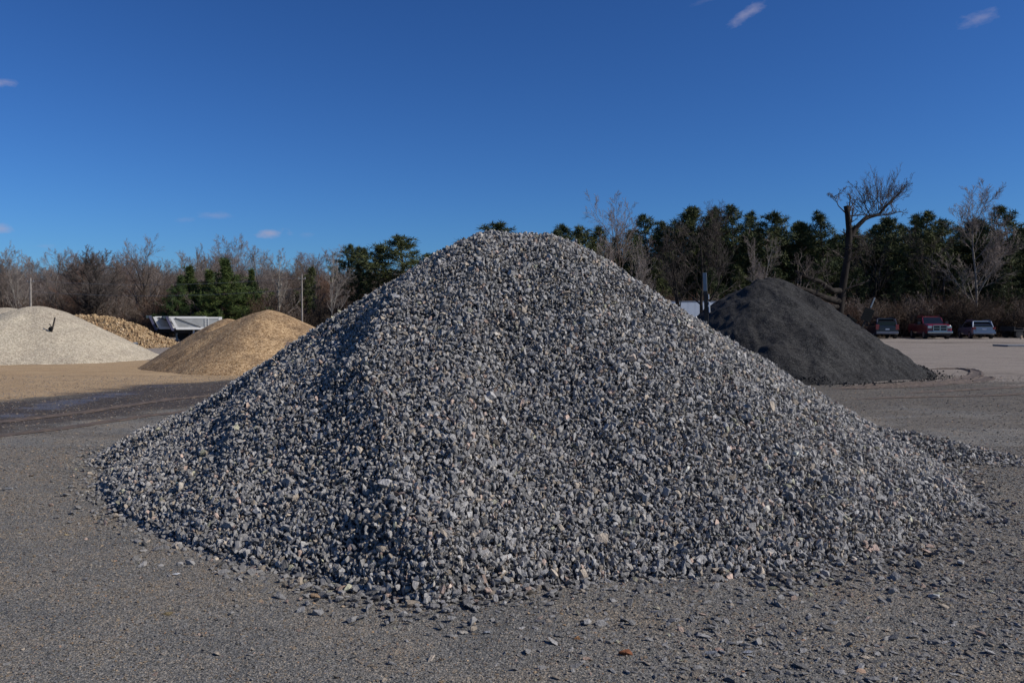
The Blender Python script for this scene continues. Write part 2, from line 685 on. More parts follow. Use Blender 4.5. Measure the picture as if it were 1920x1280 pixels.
def pile_z(x, y):
    # short level crest
    fall = np.clip(1 - np.hypot(x - PC[0], y - PC[1]) / 3.6, 0, 1)
    cx = np.clip(x - PC[0], -0.24, 0.26)
    X_, Y_ = x - PC[0] - cx * (0.25 + 0.75 * fall) * 0.95 * np.minimum(1, fall * 6), y - PC[1]
    th = np.arctan2(Y_, X_)
    R = np.interp(th, ang_e, rad_e)
    s = np.hypot(X_, Y_) / R
    e = 0.085
    g = 1 - (np.sqrt(s * s + e * e) - e) / (math.sqrt(1 + e * e) - e)
    h = PH * (0.68 * g + 0.32 * np.maximum(g, 0) ** 1.5 * np.sign(np.maximum(g, 0)))
    # toe flare
    h = h + 0.05 * np.exp(-((s - 0.93) / 0.10) ** 2) - 0.02
    h = np.where(s > 0.985, h - (s - .985) * 1.6, h)
    dmin = np.full_like(x, 9.0)
    for a, b_ in zip(RIDGE[:-1], RIDGE[1:]):
        d, _ = seg_dist(x, y, a, b_)
        dmin = np.minimum(dmin, d)
    inside = smooth((1.02 - s) * 8)
    h += 0.115 * np.exp(-(dmin / 0.27) ** 1.6) * inside
    h -= 0.15 * np.exp(-(((x - 0.10) / 0.60) ** 2 + ((y - 6.9) / 1.0) ** 2)) * inside
    h += 0.10 * np.exp(-(((x - 1.55 - (7.6 - y) * .55) / 0.38) ** 2 + ((y - 7.2) / 1.3) ** 2)) * inside
    h += 0.06 * np.exp(-(((x + 2.3) / 0.30) ** 2 + ((y - 7.0) / 1.0) ** 2)) * inside
    h += (0.030 * fbm(x, y, 11, 3, 1.6) + 0.018 * fbm(x, y, 12, 2, 5.0)) * (0.3 + 0.7 * inside)
    d, t = seg_dist(x, y, SP0, SP1)
    sh = (0.38 - 0.31 * t) + 0.03 * fbm(x, y, 5, 2, 3.0)
    w = 0.54 - 0.38 * t
    h2 = sh * (1 - d / w)
    return np.maximum(h, h2)


def pile_normal(x, y, e=0.05):
    zx = (pile_z(x + e, y) - pile_z(x - e, y)) / (2 * e)
    zy = (pile_z(x, y + e) - pile_z(x, y - e)) / (2 * e)
    n = np.stack([-zx, -zy, np.ones_like(x)], -1)
    return n / np.linalg.norm(n, axis=-1, keepdims=True)


pile = empty("gravel_pile", (PC[0], PC[1], 0), label="tall cone of bluish grey crushed stone filling the middle of the yard", cat="gravel pile")
inv = Vector((-PC[0], -PC[1], 0))


def build_core():
    gx = np.linspace(-6.2, 6.8, 220)
    gy = np.linspace(3.6, 14.2, 190)
    X, Y = np.meshgrid(gx, gy)
    Z = pile_z(X, Y) - 0.055
    Z = np.maximum(Z, -0.06)
    v = np.stack([X - PC[0], Y - PC[1], Z], -1).reshape(-1, 3)
    nr, nc = X.shape
    idx = np.arange(nr * nc).reshape(nr, nc)
    F = np.stack([idx[:-1, :-1], idx[:-1, 1:], idx[1:, 1:], idx[1:, :-1]], -1).reshape(-1, 4)
    zf = Z.reshape(-1)[F].max(1)
    F = F[zf > -0.055]
    me = np_mesh("core", v, F, True)
    me.materials.append(M_CORE)
    link_mesh("core", me, pile)


build_core()


def hexgrid(x0, x1, y0, y1, s, jit):
    ys = np.arange(y0, y1, s * 0.866)
    xs = np.arange(x0, x1, s)
    X, Y = np.meshgrid(xs, ys)
    X = X + (np.arange(len(ys)) % 2)[:, None] * s / 2
    X, Y = X.ravel(), Y.ravel()
    return X + rng.normal(0, jit, len(X)), Y + rng.normal(0, jit, len(X))


PP, SS, CC = [], [], []
for (off, sp_, jit, bright) in ((0.002, 0.033, 0.010, 1.0), (-0.022, 0.034, 0.013, 1.0), (-0.048, 0.052, 0.014, 1.0)):
    x, y = hexgrid(-6, 6.8, 3.8, 13.8, sp_, jit)
    z = pile_z(x, y)
    k = z > -0.012 + rng.uniform(-0.01, 0.02, len(x))
    x, y, z = x[k], y[k], z[k]
    nrm = pile_normal(x, y)
    o2 = off + rng.normal(0, 0.009, len(x))
    P = np.stack([x, y, z], 1) + nrm * o2[:, None]
    P[:, 2] = np.maximum(P[:, 2], 0.006)
    size = np.clip(rng.lognormal(math.log(0.0385), 0.33, len(x)), 0.018, 0.11)
    PP.append(P)
    SS.append(size)
    CC.append(grey_cols(len(x), bright))
# proud larger stones sprinkled over the face
x, y = rng.uniform(-5, 6, 9000), rng.uniform(4, 12, 9000)
z = pile_z(x, y)
k = z > 0.0
P = np.stack([x, y, z], 1)[k] + pile_normal(x[k], y[k]) * 0.012
PP.append(P)
SS.append(np.clip(rng.lognormal(math.log(0.050), 0.26, len(P)), 0.03, 0.12))
CC.append(grey_cols(len(P)))
# small stones and fines lodged between the larger ones
nf = 90000
x, y = rng.uniform(-5, 5.4, nf), rng.uniform(4.2, 11, nf)
z = pile_z(x, y)
k = z > 0.0
P = np.stack([x, y, z], 1)[k] + pile_normal(x[k], y[k]) * rng.uniform(-.012, .014, k.sum())[:, None]
PP.append(P)
SS.append(np.clip(rng.lognormal(math.log(0.018), 0.3, len(P)), 0.008, 0.035))
CC.append(grey_cols(len(P), 0.92))
# stones that rolled off the toe
nt = 5200
th = rng.uniform(-math.pi, math.pi, nt)
R = np.interp(th, ang_e, rad_e) + np.abs(rng.exponential(0.13, nt)) - 0.05
right = (th > -1.2) & (th < 0.3)
R = R + right * np.abs(rng.exponential(0.10, nt)) * np.where(th > -.45, .2, 1) - (np.cos(th) < -.5) * 0.06
x, y = PC[0] + R * np.cos(th), PC[1] + R * np.sin(th)
size = np.clip(rng.lognormal(math.log(0.036), 0.38, nt), 0.012, 0.085)
P = np.stack([x, y, np.maximum(pile_z(x, y), 0) + size * 0.2], 1)
PP.append(P)
SS.append(size)
CC.append(grey_cols(nt, 0.74))
t = rng.random(500)
x = SP0.x + (SP1.x - SP0.x) * t + rng.normal(0, 0.25, 500)
y = SP0.y + (SP1.y - SP0.y) * t + rng.normal(0, 0.25, 500)
size = np.clip(rng.lognormal(math.log(0.036), 0.3, 500), 0.012, 0.08)
P = np.stack([x, y, np.maximum(pile_z(x, y), 0) + size * 0.2], 1)
PP.append(P)
SS.append(size)
CC.append(grey_cols(500, 0.9))
P, Sz, Cc = np.concatenate(PP), np.concatenate(SS), np.concatenate(CC)
N = len(P)
asp = np.stack([rng.uniform(0.9, 1.25, N), rng.uniform(0.8, 1.1, N), rng.uniform(0.65, 1.15, N)], 1)
ROT, IDX = rand_rot(N), rng.integers(0, len(STONES), N)
flatl = (P[:, 2] < 0.03)
ROT[flatl, 0] = rng.normal(0, .3, flatl.sum())
ROT[flatl, 1] = rng.normal(0, .3, flatl.sum())
# the 300 that show largest become parts of their own
proud = np.zeros(N, bool)
n0 = sum(len(a) for a in PP[:3])
proud[n0:n0 + len(PP[3])] = True
proud[:len(PP[0])] = True
nrm = pile_normal(P[:, 0], P[:, 1])
vd = np.stack([-P[:, 0], -P[:, 1], CAM_H - P[:, 2]], 1)
dist = np.linalg.norm(vd, axis=1)
facing = (nrm * vd).sum(1) / dist
score = Sz / dist * (facing > 0.15) * proud * (pile_z(P[:, 0], P[:, 1]) > 0.02)
top = np.argsort(-score)[:300]
sel = np.zeros(N, bool)
sel[top] = True
for i in top:
    o = bpy.data.objects.new("stone", SINGLE[IDX[i]])
    COL.objects.link(o)
    o.parent = pile
    o.location = (P[i, 0] - PC[0], P[i, 1] - PC[1], P[i, 2])
    o.rotation_euler = tuple(ROT[i])
    o.scale = tuple(asp[i] * Sz[i])
    o.color = (*Cc[i], 1)
k = ~sel
Pl = P[k].copy()
Pl[:, 0] -= PC[0]
Pl[:, 1] -= PC[1]
o = scatter("stone_mass", Pl, ROT[k], asp[k] * Sz[k][:, None], IDX[k], Cc[k], parent=pile)
tag(o, kind='stuff')

# ------------------------------------------------------------------ loose stones and grit on the yard
def in_pile(x, y):
    return pile_z(x, y) > 0.0


def chips(n, x, y, med, sig, smin, smax, cols, name, flat=0.7):
    k = ~in_pile(x, y)
    x, y = x[k], y[k]
    c = cols[k]
    m_ = len(x)
    size = np.clip(rng.lognormal(math.log(med), sig, m_), smin, smax)
    rot = np.stack([rng.normal(0, .35, m_), rng.normal(0, .35, m_), rng.uniform(0, 6.28, m_)], 1)
    scl = np.stack([size * rng.uniform(.9, 1.3, m_), size * rng.uniform(.7, 1.1, m_), size * rng.uniform(.6, 1.1, m_) * flat], 1)
    z = ground_z(x, y) + size * 0.10
    return np.stack([x, y, z], 1), rot, scl, rng.integers(0, 14, m_), c


def grit_cols(n, b=1.0):
    c = grey_cols(n, 0.62 * b, 0.14)
    k = rng.random(n)
    w = k < 0.20
    c[w] *= np.array([1.35, 1.08, 0.78])
    w = (k > 0.2) & (k < 0.30)
    c[w] *= np.array([1.15, 1.0, .86])
    w = k > 0.965
    c[w] *= np.array([1.7, 1.5, 1.25])
    return np.clip(c, .015, .6)


n = 260000
yy = np.sqrt(rng.uniform(3.0 ** 2, 10.5 ** 2, n))
xx = rng.uniform(-1, 1, n) * (yy * 0.66 + 0.35)
A = chips(n, xx, yy, 0.0095, 0.42, 0.004, 0.032, grit_cols(n), "g")
n = 120000
yy = rng.uniform(8.2, 24, n)
xx = rng.uniform(-1, 1, n) * (yy * 0.66 + 0.35)
B = chips(n, xx, yy, 0.0125, 0.5, 0.005, 0.05, grit_cols(n, 1.0), "g")
# broken stone spread to the right and in front
n = 90000
yy = np.sqrt(rng.uniform(3.0 ** 2, 10 ** 2, n))
xx = rng.uniform(-1, 1, n) * (yy * 0.66 + 0.3)
dens = smooth((xx + 0.9) / 3.2) * np.where((yy > 6.9) & (xx > 4.1), .15, 1) * (0.20 + 0.80 * smooth(0.45 + 1.1 * fbm(xx, yy, 21, 3, 1.1))) + 0.012
k = rng.random(n) < dens * np.where(yy < 6.5, 1, .45)
xx, yy = xx[k], yy[k]
C_ = chips(len(xx), xx, yy, 0.0175, 0.48, 0.007, 0.075, grey_cols(len(xx), 0.70), "g")
g = [np.concatenate(z) for z in zip(A, B, C_)]
o = scatter("gravel", g[0], g[1], g[2], g[3], g[4])
tag(o, "fine grey and tan grit covering the trodden yard around the stone heap", None, None, 'stuff')


def loose(p, size, col, label, group, rotz=None, flat=.6, asp_=(1.2, .85)):
    o = bpy.data.objects.new("loose_stone", SINGLE[rng.integers(0, 14)])
    COL.objects.link(o)
    o.location = (p[0], p[1], float(ground_z(np.array([p[0]]), np.array([p[1]]))[0]) + size * flat * 0.22)
    o.rotation_euler = (rng.normal(0, .2), rng.normal(0, .2), rng.uniform(0, 6.28) if rotz is None else rotz)
    o.scale = (size * asp_[0], size * asp_[1], size * flat * 1.3)
    o.color = (*col, 1)
    tag(o, label, "stone", group)
    return o


for (px, py, w, col, lab) in [
        (1081, 1196, 15, (.52, .27, .12), "small orange pebble on the grit in front of the heap"),
        (1172, 1228, 26, (.22, .085, .04), "rust brown flat chip lying on the grit near the bottom edge"),
        (1753, 1120, 26, (.40, .40, .40), "pale flat stone with a dark shadow on the right foreground grit"),
        (1617, 1260, 22, (.40, .27, .19), "peach coloured angular stone at the bottom edge right of centre"),
        (1402, 1224, 20, (.26, .27, .30), "bluish grey rounded stone lying beside a pinkish one in front of the heap"),
        (1348, 1219, 17, (.36, .25, .20), "pinkish stone lying beside a bluish rounded one in front of the heap"),
        (1334, 1226, 24, (.25, .26, .28), "grey stone just left of the pinkish one in front of the heap"),
        (1100, 1236, 14, (.38, .27, .21), "small pink stone left of the rust brown chip"),
        (914, 1185, 15, (.30, .31, .33), "light grey cube shaped pebble below the heap's front tip"),
        (331, 1079, 13, (.62, .62, .62), "tiny white chip on bare grit below the heap's left foot"),
        (317, 1155, 20, (.22, .17, .09), "olive tan flat chip pressed in the left foreground grit"),
        (592, 1119, 24, (.34, .23, .14), "tan flat stone just off the front left foot of the heap"),
        (1874, 926, 14, (.15, .15, .14), "dark round stone alone on bare ground right of the heap"),
        (1847, 1052, 14, (.24, .19, .14), "brownish stone on the right ground beyond the heap's toe"),
        (1230, 1143, 13, (.36, .33, .25), "pale yellowish stone just in front of the heap's foot"),
        (17, 917, 14, (.24, .24, .24), "light grey stone on the grit near the left edge of the yard"),
        (160, 1090, 14, (.20, .20, .21), "grey stone alone on the left foreground grit"),
        (878, 1124, 22, (.26, .27, .29), "grey block resting at the very front tip of the heap")]:
    w_ = gp(px, py)
    loose((w_.x, w_.y), w / FPX * w_.y, col, lab, None, rotz=rng.uniform(-.4, .4))
cnt = 0
while cnt < 250:
    px, py = rng.uniform(640, 1915), rng.uniform(1015, 1275)
    if rng.random() > smooth((px - 620) / 900) * (0.35 + 0.65 * smooth((py - 1000) / 160)):
        continue
    w_ = gp(px, py)
    if in_pile(np.array([w_.x]), np.array([w_.y]))[0]:
        continue
    size = float(np.clip(rng.lognormal(math.log(.040), .28), .028, .085))
    c = grey_cols(1, .8)[0]
    tone = "pale" if c.mean() > .34 else ("dark grey" if c.mean() < .25 else "mid grey")
    if c[0] > c[2] * 1.15:
        tone = "tan"
    sz_n = "small" if size < .036 else ("large" if size > .052 else "medium")
    zx = ["near the bottom middle", "before the heap's front right foot", "in the right foreground", "at the right edge"][min(3, int((px - 640) / 320))]
    zy = "close to the heap" if py < 1120 else ("midway to the photo's bottom" if py < 1205 else "along the photo's bottom")
    loose((w_.x, w_.y), size, c, "%s %s loose stone %s, %s" % (sz_n, tone, zx, zy), "loose stones scattered on the yard", flat=.5)
    cnt += 1


# ------------------------------------------------------------------ far stockpiles
def heap(name, peaks, rough_amp, mat, label, res=150, cat="gravel pile", seed=1, gully=0.0, toe=0.0, fine_amp=0.006):
    """peaks: list of (x, y, height, rx, ry); union of cones"""
    x0 = min(p[0] - p[3] for p in peaks) - .6
    x1 = max(p[0] + p[3] for p in peaks) + .6
    y0 = min(p[1] - p[4] for p in peaks) - .6
    y1 = max(p[1] + p[4] for p in peaks) + .6

    def zf(X, Y):
        Z = np.full_like(X, -5.0)
        for (cx, cy, h, rx, ry) in peaks:
            th = np.arctan2((Y - cy) / ry, (X - cx) / rx)
            wob = 1 + 0.05 * np.sin(3 * th + seed) + 0.035 * np.sin(5 * th + 2 * seed)
            s = np.hypot((X - cx) / rx, (Y - cy) / ry) / wob
            e = 0.16
            g_ = 1 - (np.sqrt(s * s + e * e) - e) / (math.sqrt(1 + e * e) - e)
            gl = gully * np.sin(th * 17 + 3 * fbm(X, Y, seed, 2, .4)) * s * (1.1 - s)
            zz = h * g_ + toe * np.exp(-((s - .97) / .1) ** 2) + gl
            k_ = 0.12
            m_ = np.maximum(Z, zz)
            Z = m_ + k_ * np.exp(-np.abs(Z - zz) / k_) * 0.4
        return Z + rough_amp * fbm(X, Y, seed + 30, 4, 1.3) + fine_amp * np.maximum(fbm(X, Y * .6, seed + 60, 3, 3.2), -.3)
    X, Y = np.meshgrid(np.linspace(x0, x1, res), np.linspace(y0, y1, res))
    Z = zf(X, Y)
    ox, oy = peaks[0][0], peaks[0][1]
    v = np.stack([X - ox, Y - oy, np.maximum(Z, -.1)], -1).reshape(-1, 3)
    idx = np.arange(res * res).reshape(res, res)
    F = np.stack([idx[:-1, :-1], idx[:-1, 1:], idx[1:, 1:], idx[1:, :-1]], -1).reshape(-1, 4)
    F = F[Z.reshape(-1)[F].max(1) > -0.05]
    me = np_mesh(name, v, F, True)
    me.materials.append(mat)
    o = link_mesh(name, me)
    o.location = (ox, oy, 0)
    tag(o, label, cat)
    return o, zf


def P_(px, py, Y):
    q = at(px, py, Y)
    return q.x, q.z


# pale grey pile, left
xA, zA = P_(70, 578, 34.0)
xB, zB = P_(22, 581, 34.5)
pale_pile, pale_zf = heap("gravel_pile", [(xA, 34.0, zA + .12, 4.6, 5.4), (xB - .3, 34.6, zB + .10, 5.0, 5.2)], 0.03, M_PALEPILE,
                          "smooth pale grey fine gravel pile at the left edge with a stake in it", seed=2)
# tan pea gravel pile
x1_, z1_ = P_(506, 587, 28.5)
x2_, z2_ = P_(430, 602, 29.5)
tan_pile, _ = heap("gravel_pile", [(x1_, 28.5, z1_ + .10, 3.9, 4.4), (x2_ - .1, 29.6, z2_ + .10, 2.6, 3.6)], 0.03, M_TANPILE,
                   "tan pea gravel pile with two humps behind the left slope of the big heap", seed=5)
# black cinder pile
x3_, z3_ = P_(1440, 534, 25.5)
x4_, z4_ = P_(1392, 548, 26.2)
blk_pile, blk_zf = heap("cinder_pile", [(x3_, 25.5, z3_ + .13, 4.2, 4.9), (x4_, 26.2, z4_ + .08, 3.6, 4.4)], 0.10, M_BLACKPILE,
                        "dark charcoal cinder pile behind the right slope of the big heap", seed=8, res=230, gully=0.02, toe=0.05, fine_amp=0.05, cat="cinder pile")

n_ = 1800
th = rng.uniform(-2.2, .5, n_)
rr_ = 1.0 + rng.exponential(.05, n_)
xs_ = blk_pile.location.x + 4.15 * rr_ * np.cos(th) + rng.exponential(.25, n_) * (th > -.8)
ys_ = blk_pile.location.y + 4.85 * rr_ * np.sin(th)
sz2 = np.clip(rng.lognormal(math.log(.03), .5, n_), .012, .10)
o = scatter("spilled_lumps", np.stack([xs_ - blk_pile.location.x, ys_ - blk_pile.location.y, np.maximum(blk_zf(xs_, ys_), 0) + sz2 * .2], 1), rand_rot(n_),
            np.stack([sz2 * 1.3, sz2, sz2 * .7], 1), rng.integers(0, 14, n_), np.array([[.035, .034, .034]]) * rng.uniform(.6, 1.5, n_)[:, None], parent=blk_pile)
tag(o, kind='stuff')

# coarse tan rubble pile: core plus stones
xr0, zr0 = P_(125, 592, 50.0)
xr1, zr1 = P_(165, 593, 50.0)
xr2, zr2 = P_(212, 598, 50.0)
rub_peaks = [(xr1, 50.0, zr1 + .05, 5.2, 4.6), (xr0 - .8, 50.4, zr0 + .05, 4.6, 4.4), (xr2, 49.6, zr2 + .05, 4.0, 4.3)]
rub_core, rub_zf = heap("rubble_pile", rub_peaks, 0.08, M_RUBBLE, "coarse tan rubble stone pile behind the pale grey one", res=110, seed=3, cat="rubble pile")
x, y = hexgrid(xr0 - 6.5, xr2 + 5.5, 44.5, 55.5, 0.10, 0.03)
z = rub_zf(x, y)
k = (z > -0.03)
x, y, z = x[k], y[k], z[k]
m_ = len(x)
size = np.clip(rng.lognormal(math.log(.135), .34, m_), .06, .34)
g_ = rng.uniform(.6, 1.25, m_)[:, None]
cc = np.array([[.40, .275, .15]]) * g_
w = rng.random(m_) < .16
cc[w] *= np.array([1.25, 1.35, 1.55])
w = rng.random(m_) < .12
cc[w] *= np.array([.7, .6, .55])
px0, py0 = rub_core.location.x, rub_core.location.y
o = scatter("rubble_stones", np.stack([x - px0, y - py0, z + rng.normal(.0, .04, m_)], 1), rand_rot(m_),
            np.stack([size * 1.2, size * .9, size], 1), rng.integers(0, 14, m_), np.clip(cc, .02, .7), parent=rub_core)
tag(o, kind='stuff')
M_BLUEROCK = plain("blue_grey_rock", (.16, .18, .2), .9)
q = at(252, 629, 46.6)
bl = hull_mesh("boulder", 77, 14)
bl.materials.append(M_BLUEROCK)
o = link_mesh("boulder", bl)
o.location = (q.x, 46.6, float(rub_zf(np.array([q.x]), np.array([46.6]))[0]) + .1)
o.scale = (.55, .4, .4)
tag(o, "bluish grey boulder lying among the tan rubble stones", "boulder")

# ------------------------------------------------------------------ tyre tracks on the right yard
M_MUD = plain("track_mud", (.085, .062, .048), .9, var=.35, scale=6)


def track(pts, w, h=0.03):
    vs, fs = [], []
    prof = [(-.5, .004), (-.36, h), (-.2, .006), (.2, .006), (.36, h * .8), (.5, .004)]
    pts = [Vector(p) for p in pts]
    # resample smooth
    fine = []
    for i in range(len(pts) - 1):
        p0, p1, p2, p3 = pts[max(i - 1, 0)], pts[i], pts[i + 1], pts[min(i + 2, len(pts) - 1)]
        for t_ in np.linspace(0, 1, 14, endpoint=False):
            fine.append(0.5 * ((2 * p1) + (p2 - p0) * t_ + (2 * p0 - 5 * p1 + 4 * p2 - p3) * t_ ** 2 + (3 * p1 - p0 - 3 * p2 + p3) * t_ ** 3))
    fine.append(pts[-1])
    for i, p in enumerate(fine):
        d = (fine[min(i + 1, len(fine) - 1)] - fine[max(i - 1, 0)]).normalized()
        s_ = Vector((-d.y, d.x, 0))
        fade = min(1, i / 8, (len(fine) - 1 - i) / 8)
        for a_, hz in prof:
            q_ = p + s_ * a_ * w * (0.35 + .65 * fade) * (1 + random.uniform(-.2, .2))
            vs.append((q_.x, q_.y, float(ground_z(np.array([q_.x]), np.array([q_.y]))[0]) + .004 + hz * fade * random.uniform(.5, 1.3)))
    m = len(prof)
    for i in range(len(fine) - 1):
        for j in range(m - 1):
            fs.append((i * m + j, i * m + j + 1, (i + 1) * m + j + 1, (i + 1) * m + j))
    me = bpy.data.meshes.new("tyre_track")
    me.from_pydata(vs, [], fs)
    me.materials.append(M_MUD)
    o = link_mesh("tyre_track", me)
    tag(o, kind='structure')


track([gp(*p) for p in [(1745, 692), (1800, 692), (1828, 697), (1822, 707), (1770, 716), (1690, 721), (1580, 725)]], .42, .04)
track([gp(*p) for p in [(1850, 706), (1846, 711), (1800, 718), (1720, 724), (1640, 727), (1560, 729)]], .42, .035)
track([gp(*p) for p in [(-60, 800), (60, 786), (200, 766), (330, 748), (430, 737)]], .30, .02)
track([gp(*p) for p in [(-60, 826), (80, 808), (230, 787), (360, 768), (440, 758)]], .25, .015)
track([gp(*p) for p in [(1600, 748), (1720, 744), (1850, 741), (1980, 737)]], .22, .015)
track([gp(*p) for p in [(1700, 737), (1780, 732), (1860, 728), (1960, 722)]], .25, .02)
track([gp(*p) for p in [(1660, 641), (1740, 642.5), (1820, 642), (1960, 643)]], .9, .02)

# ------------------------------------------------------------------ trees
def bark(name, lo, hi, sc=3.0):
    m, n, l, b = nmat(name, .95, .1)
    t = n.new("ShaderNodeTexCoord")
    mp = n.new("ShaderNodeMapping")
    mp.inputs["Scale"].default_value = (1, 1, .3)
    l.new(t.outputs["Object"], mp.inputs[0])
    g = noise(n, l, mp.outputs[0], sc, 5, .65)
    l.new(ramp(n, l, g, [(.32, lo), (.68, hi)]), b.inputs["Base Color"])
    bump(n, l, b, g, .6, .03)
    return m


def needles(name, cols):
    m, n, l, b = nmat(name, .7, .25)
    g_ = n.new("ShaderNodeNewGeometry")
    oi = n.new("ShaderNodeObjectInfo")
    r = ramp(n, l, g_.outputs["Random Per Island"], [(0, cols[0]), (.5, cols[1]), (1, cols[2])])
    k = ramp(n, l, oi.outputs["Random"], [(0, (.8, .85, .85)), (1, (1.25, 1.15, 1.0))])
    l.new(mixc(n, l, 1.0, r, k, 'MULTIPLY'), b.inputs["Base Color"])
    b.inputs["Transmission Weight"].default_value = 0
    return m


BARK_GREY = bark("bark_grey", (.085, .072, .062), (.19, .165, .145))
BARK_BROWN = bark("bark_brown", (.05, .036, .028), (.125, .092, .07))
BARK_DARK = bark("bark_dark", (.014, .012, .011), (.045, .038, .033))
TWIG_DARK = bark("twig_dusky", (.055, .045, .04), (.12, .10, .088), 1.0)
BARK_PALE = bark("bark_pale", (.17, .15, .125), (.38, .345, .30), 2.0)
TWIG_GREY = bark("twig_grey", (.17, .14, .125), (.30, .25, .225), 1.0)
TWIG_BROWN = bark("twig_brown", (.13, .102, .085), (.25, .20, .17), 1.0)
TWIG_RED = bark("twig_red", (.13, .075, .055), (.24, .15, .11), 1.0)
BRUSH_RED = bark("brush_red", (.065, .038, .028), (.14, .088, .065), 1.0)
BRUSH_BROWN = bark("brush_brown", (.055, .040, .030), (.125, .092, .07), 1.0)
TWIG_TAN = bark("twig_tan", (.17, .13, .09), (.30, .24, .17), 1.0)
NEEDLE_DARK = needles("pine_needles", [(.022, .034, .014), (.050, .065, .024), (.105, .115, .042)])
NEEDLE_GREEN = needles("cedar_needles", [(.026, .046, .014), (.046, .078, .022), (.10, .125, .035)])


def tubes(segs, sides):
    """segs: array rows (x0,y0,z0,x1,y1,z1,r0,r1) -> verts, quads (open tubes)"""
    s = np.asarray(segs, float)
    p0, p1, r0, r1 = s[:, :3], s[:, 3:6], s[:, 6], s[:, 7]
    d = p1 - p0
    L = np.linalg.norm(d, axis=1, keepdims=True)
    d = d / np.maximum(L, 1e-6)
    ref = np.where(np.abs(d[:, 2:3]) > .9, np.array([[1., 0, 0]]), np.array([[0, 0, 1.]]))
    u = np.cross(d, ref)
    u /= np.linalg.norm(u, axis=1, keepdims=True)
    w = np.cross(d, u)
    a = np.arange(sides) * 2 * math.pi / sides
    ring = u[:, None, :] * np.cos(a)[None, :, None] + w[:, None, :] * np.sin(a)[None, :, None]
    v0 = p0[:, None, :] + ring * r0[:, None, None]
    v1 = p1[:, None, :] + ring * r1[:, None, None]
    V_ = np.concatenate([v0, v1], 1).reshape(-1, 3)
    base = np.arange(len(s))[:, None] * (2 * sides)
    i = np.arange(sides)[None, :]
    j = (i + 1) % sides
    F = np.stack([base + i, base + j, base + sides + j, base + sides + i], -1).reshape(-1, 4)
    return V_, F


def tube_mesh(name, groups, mat):
    Vs, Fs, off = [], [], 0
    for segs, sides in groups:
        if len(segs) == 0:
            continue
        v, f = tubes(segs, sides)
        Vs.append(v)
        Fs.append(f + off)
        off += len(v)
    me = np_mesh(name, np.concatenate(Vs), np.concatenate(Fs), True)
    me.materials.append(mat)
    return me


def grow(r, p, d, length, rad, lvl, P, big, small):
    """grow one limb: P = dict(nseg, curl, up, kids, ratio, spread, levels)"""
    nseg = P['nseg'][lvl]
    pts = [p.copy()]
    dirs = []
    dd = d.normalized()
    step = length / nseg
    r_end = rad * P['taper'][lvl]
    for i in range(nseg):
        dd = (dd + Vector((r.gauss(0, 1), r.gauss(0, 1), r.gauss(0, 1))) * P['curl'][lvl] + Vector((0, 0, 1)) * P['up'][lvl]).normalized()
        q = pts[-1] + dd * step
        t0, t1 = i / nseg, (i + 1) / nseg
        ra, rb = rad + (r_end - rad) * t0, rad + (r_end - rad) * t1
        (big if lvl <= P['biglev'] else small).append((*pts[-1], *q, ra, rb))
        pts.append(q)
        dirs.append(dd.copy())
    if lvl + 1 >= P['levels']:
        return
    n = P['kids'][lvl]
    for k in range(n):
        t = P['start'][lvl] + (1 - P['start'][lvl]) * (k + r.random()) / n
        t = min(t, .999)
        i = int(t * nseg)
        f = t * nseg - i
        base = pts[i].lerp(pts[i + 1], f)
        ax = dirs[i].orthogonal().normalized()
        ax.rotate(Matrix.Rotation(r.uniform(0, 6.283), 3, dirs[i]))
        ang = math.radians(r.gauss(P['spread'][lvl], 9))
        nd = dirs[i].copy()
        nd.rotate(Matrix.Rotation(ang, 3, ax))
        ln = length * P['ratio'][lvl] * (1 - P['shrink'][lvl] * t) * r.uniform(.75, 1.2)
        rr = (rad + (r_end - rad) * t) * P['rratio'][lvl]
        grow(r, base, nd, ln, max(rr, P['minr']), lvl + 1, P, big, small)


def bare_params(**k):
    P = dict(levels=5, biglev=1, nseg=[8, 6, 4, 3, 2], curl=[.035, .07, .09, .10, .12], up=[.02, .12, .08, .06, .04],
             kids=[15, 9, 8, 6], start=[.2, .16, .13, .1], spread=[49, 38, 36, 35], ratio=[.60, .52, .56, .6],
             shrink=[.55, .45, .4, .3], rratio=[.55, .6, .6, .7], taper=[.15, .25, .3, .35, .4], minr=.0075)
    P.update(k)
    return P


def bare_tree_mesh(seed, H, rad, mat_b, mat_t, P, stems=1, lean=0.0):
    r = random.Random(seed)
    big, small = [], []
    for s_ in range(stems):
        a = r.uniform(0, 6.28)
        k = 0.0 if stems == 1 else .22
        d = Vector((math.cos(a) * k + lean, math.sin(a) * k, 1))
        grow(r, Vector((math.cos(a) * .2 * (stems > 1), math.sin(a) * .2 * (stems > 1), -.15)), d, H * r.uniform(.9, 1.0), rad, 0, P, big, small)
    # clamp to height H
    zs = max(max(s[5] for s in big), max((s[5] for s in small), default=0))
    f = H / zs
    sc = np.array([f, f, f, f, f, f, f, f])
    big, small = np.array(big) * sc, np.array(small) * sc
    small[:, 6:] = np.maximum(small[:, 6:], .005)
    return (tube_mesh("trunk", [(big, 6)], mat_b), tube_mesh("crown", [(small, 3)], mat_t))


def clump_faces(r, c, rad, n, L, w):
    """needle plume: thin blades radiating from c"""
    vs, fs = [], []
    for i in range(n):
        d = Vector((r.gauss(0, 1), r.gauss(0, 1), r.gauss(.35, 1))).normalized()
        o_ = c + d * rad * r.uniform(0, .55)
        s_ = d.orthogonal().normalized()
        s_.rotate(Matrix.Rotation(r.uniform(0, 3.14), 3, d))
        k = len(vs)
        ln = L * r.uniform(.6, 1.2)
        vs += [o_ - s_ * w, o_ + s_ * w, o_ + d * ln + s_ * w * .3, o_ + d * ln - s_ * w * .3]
        fs.append((k, k + 1, k + 2, k + 3))
    return vs, fs


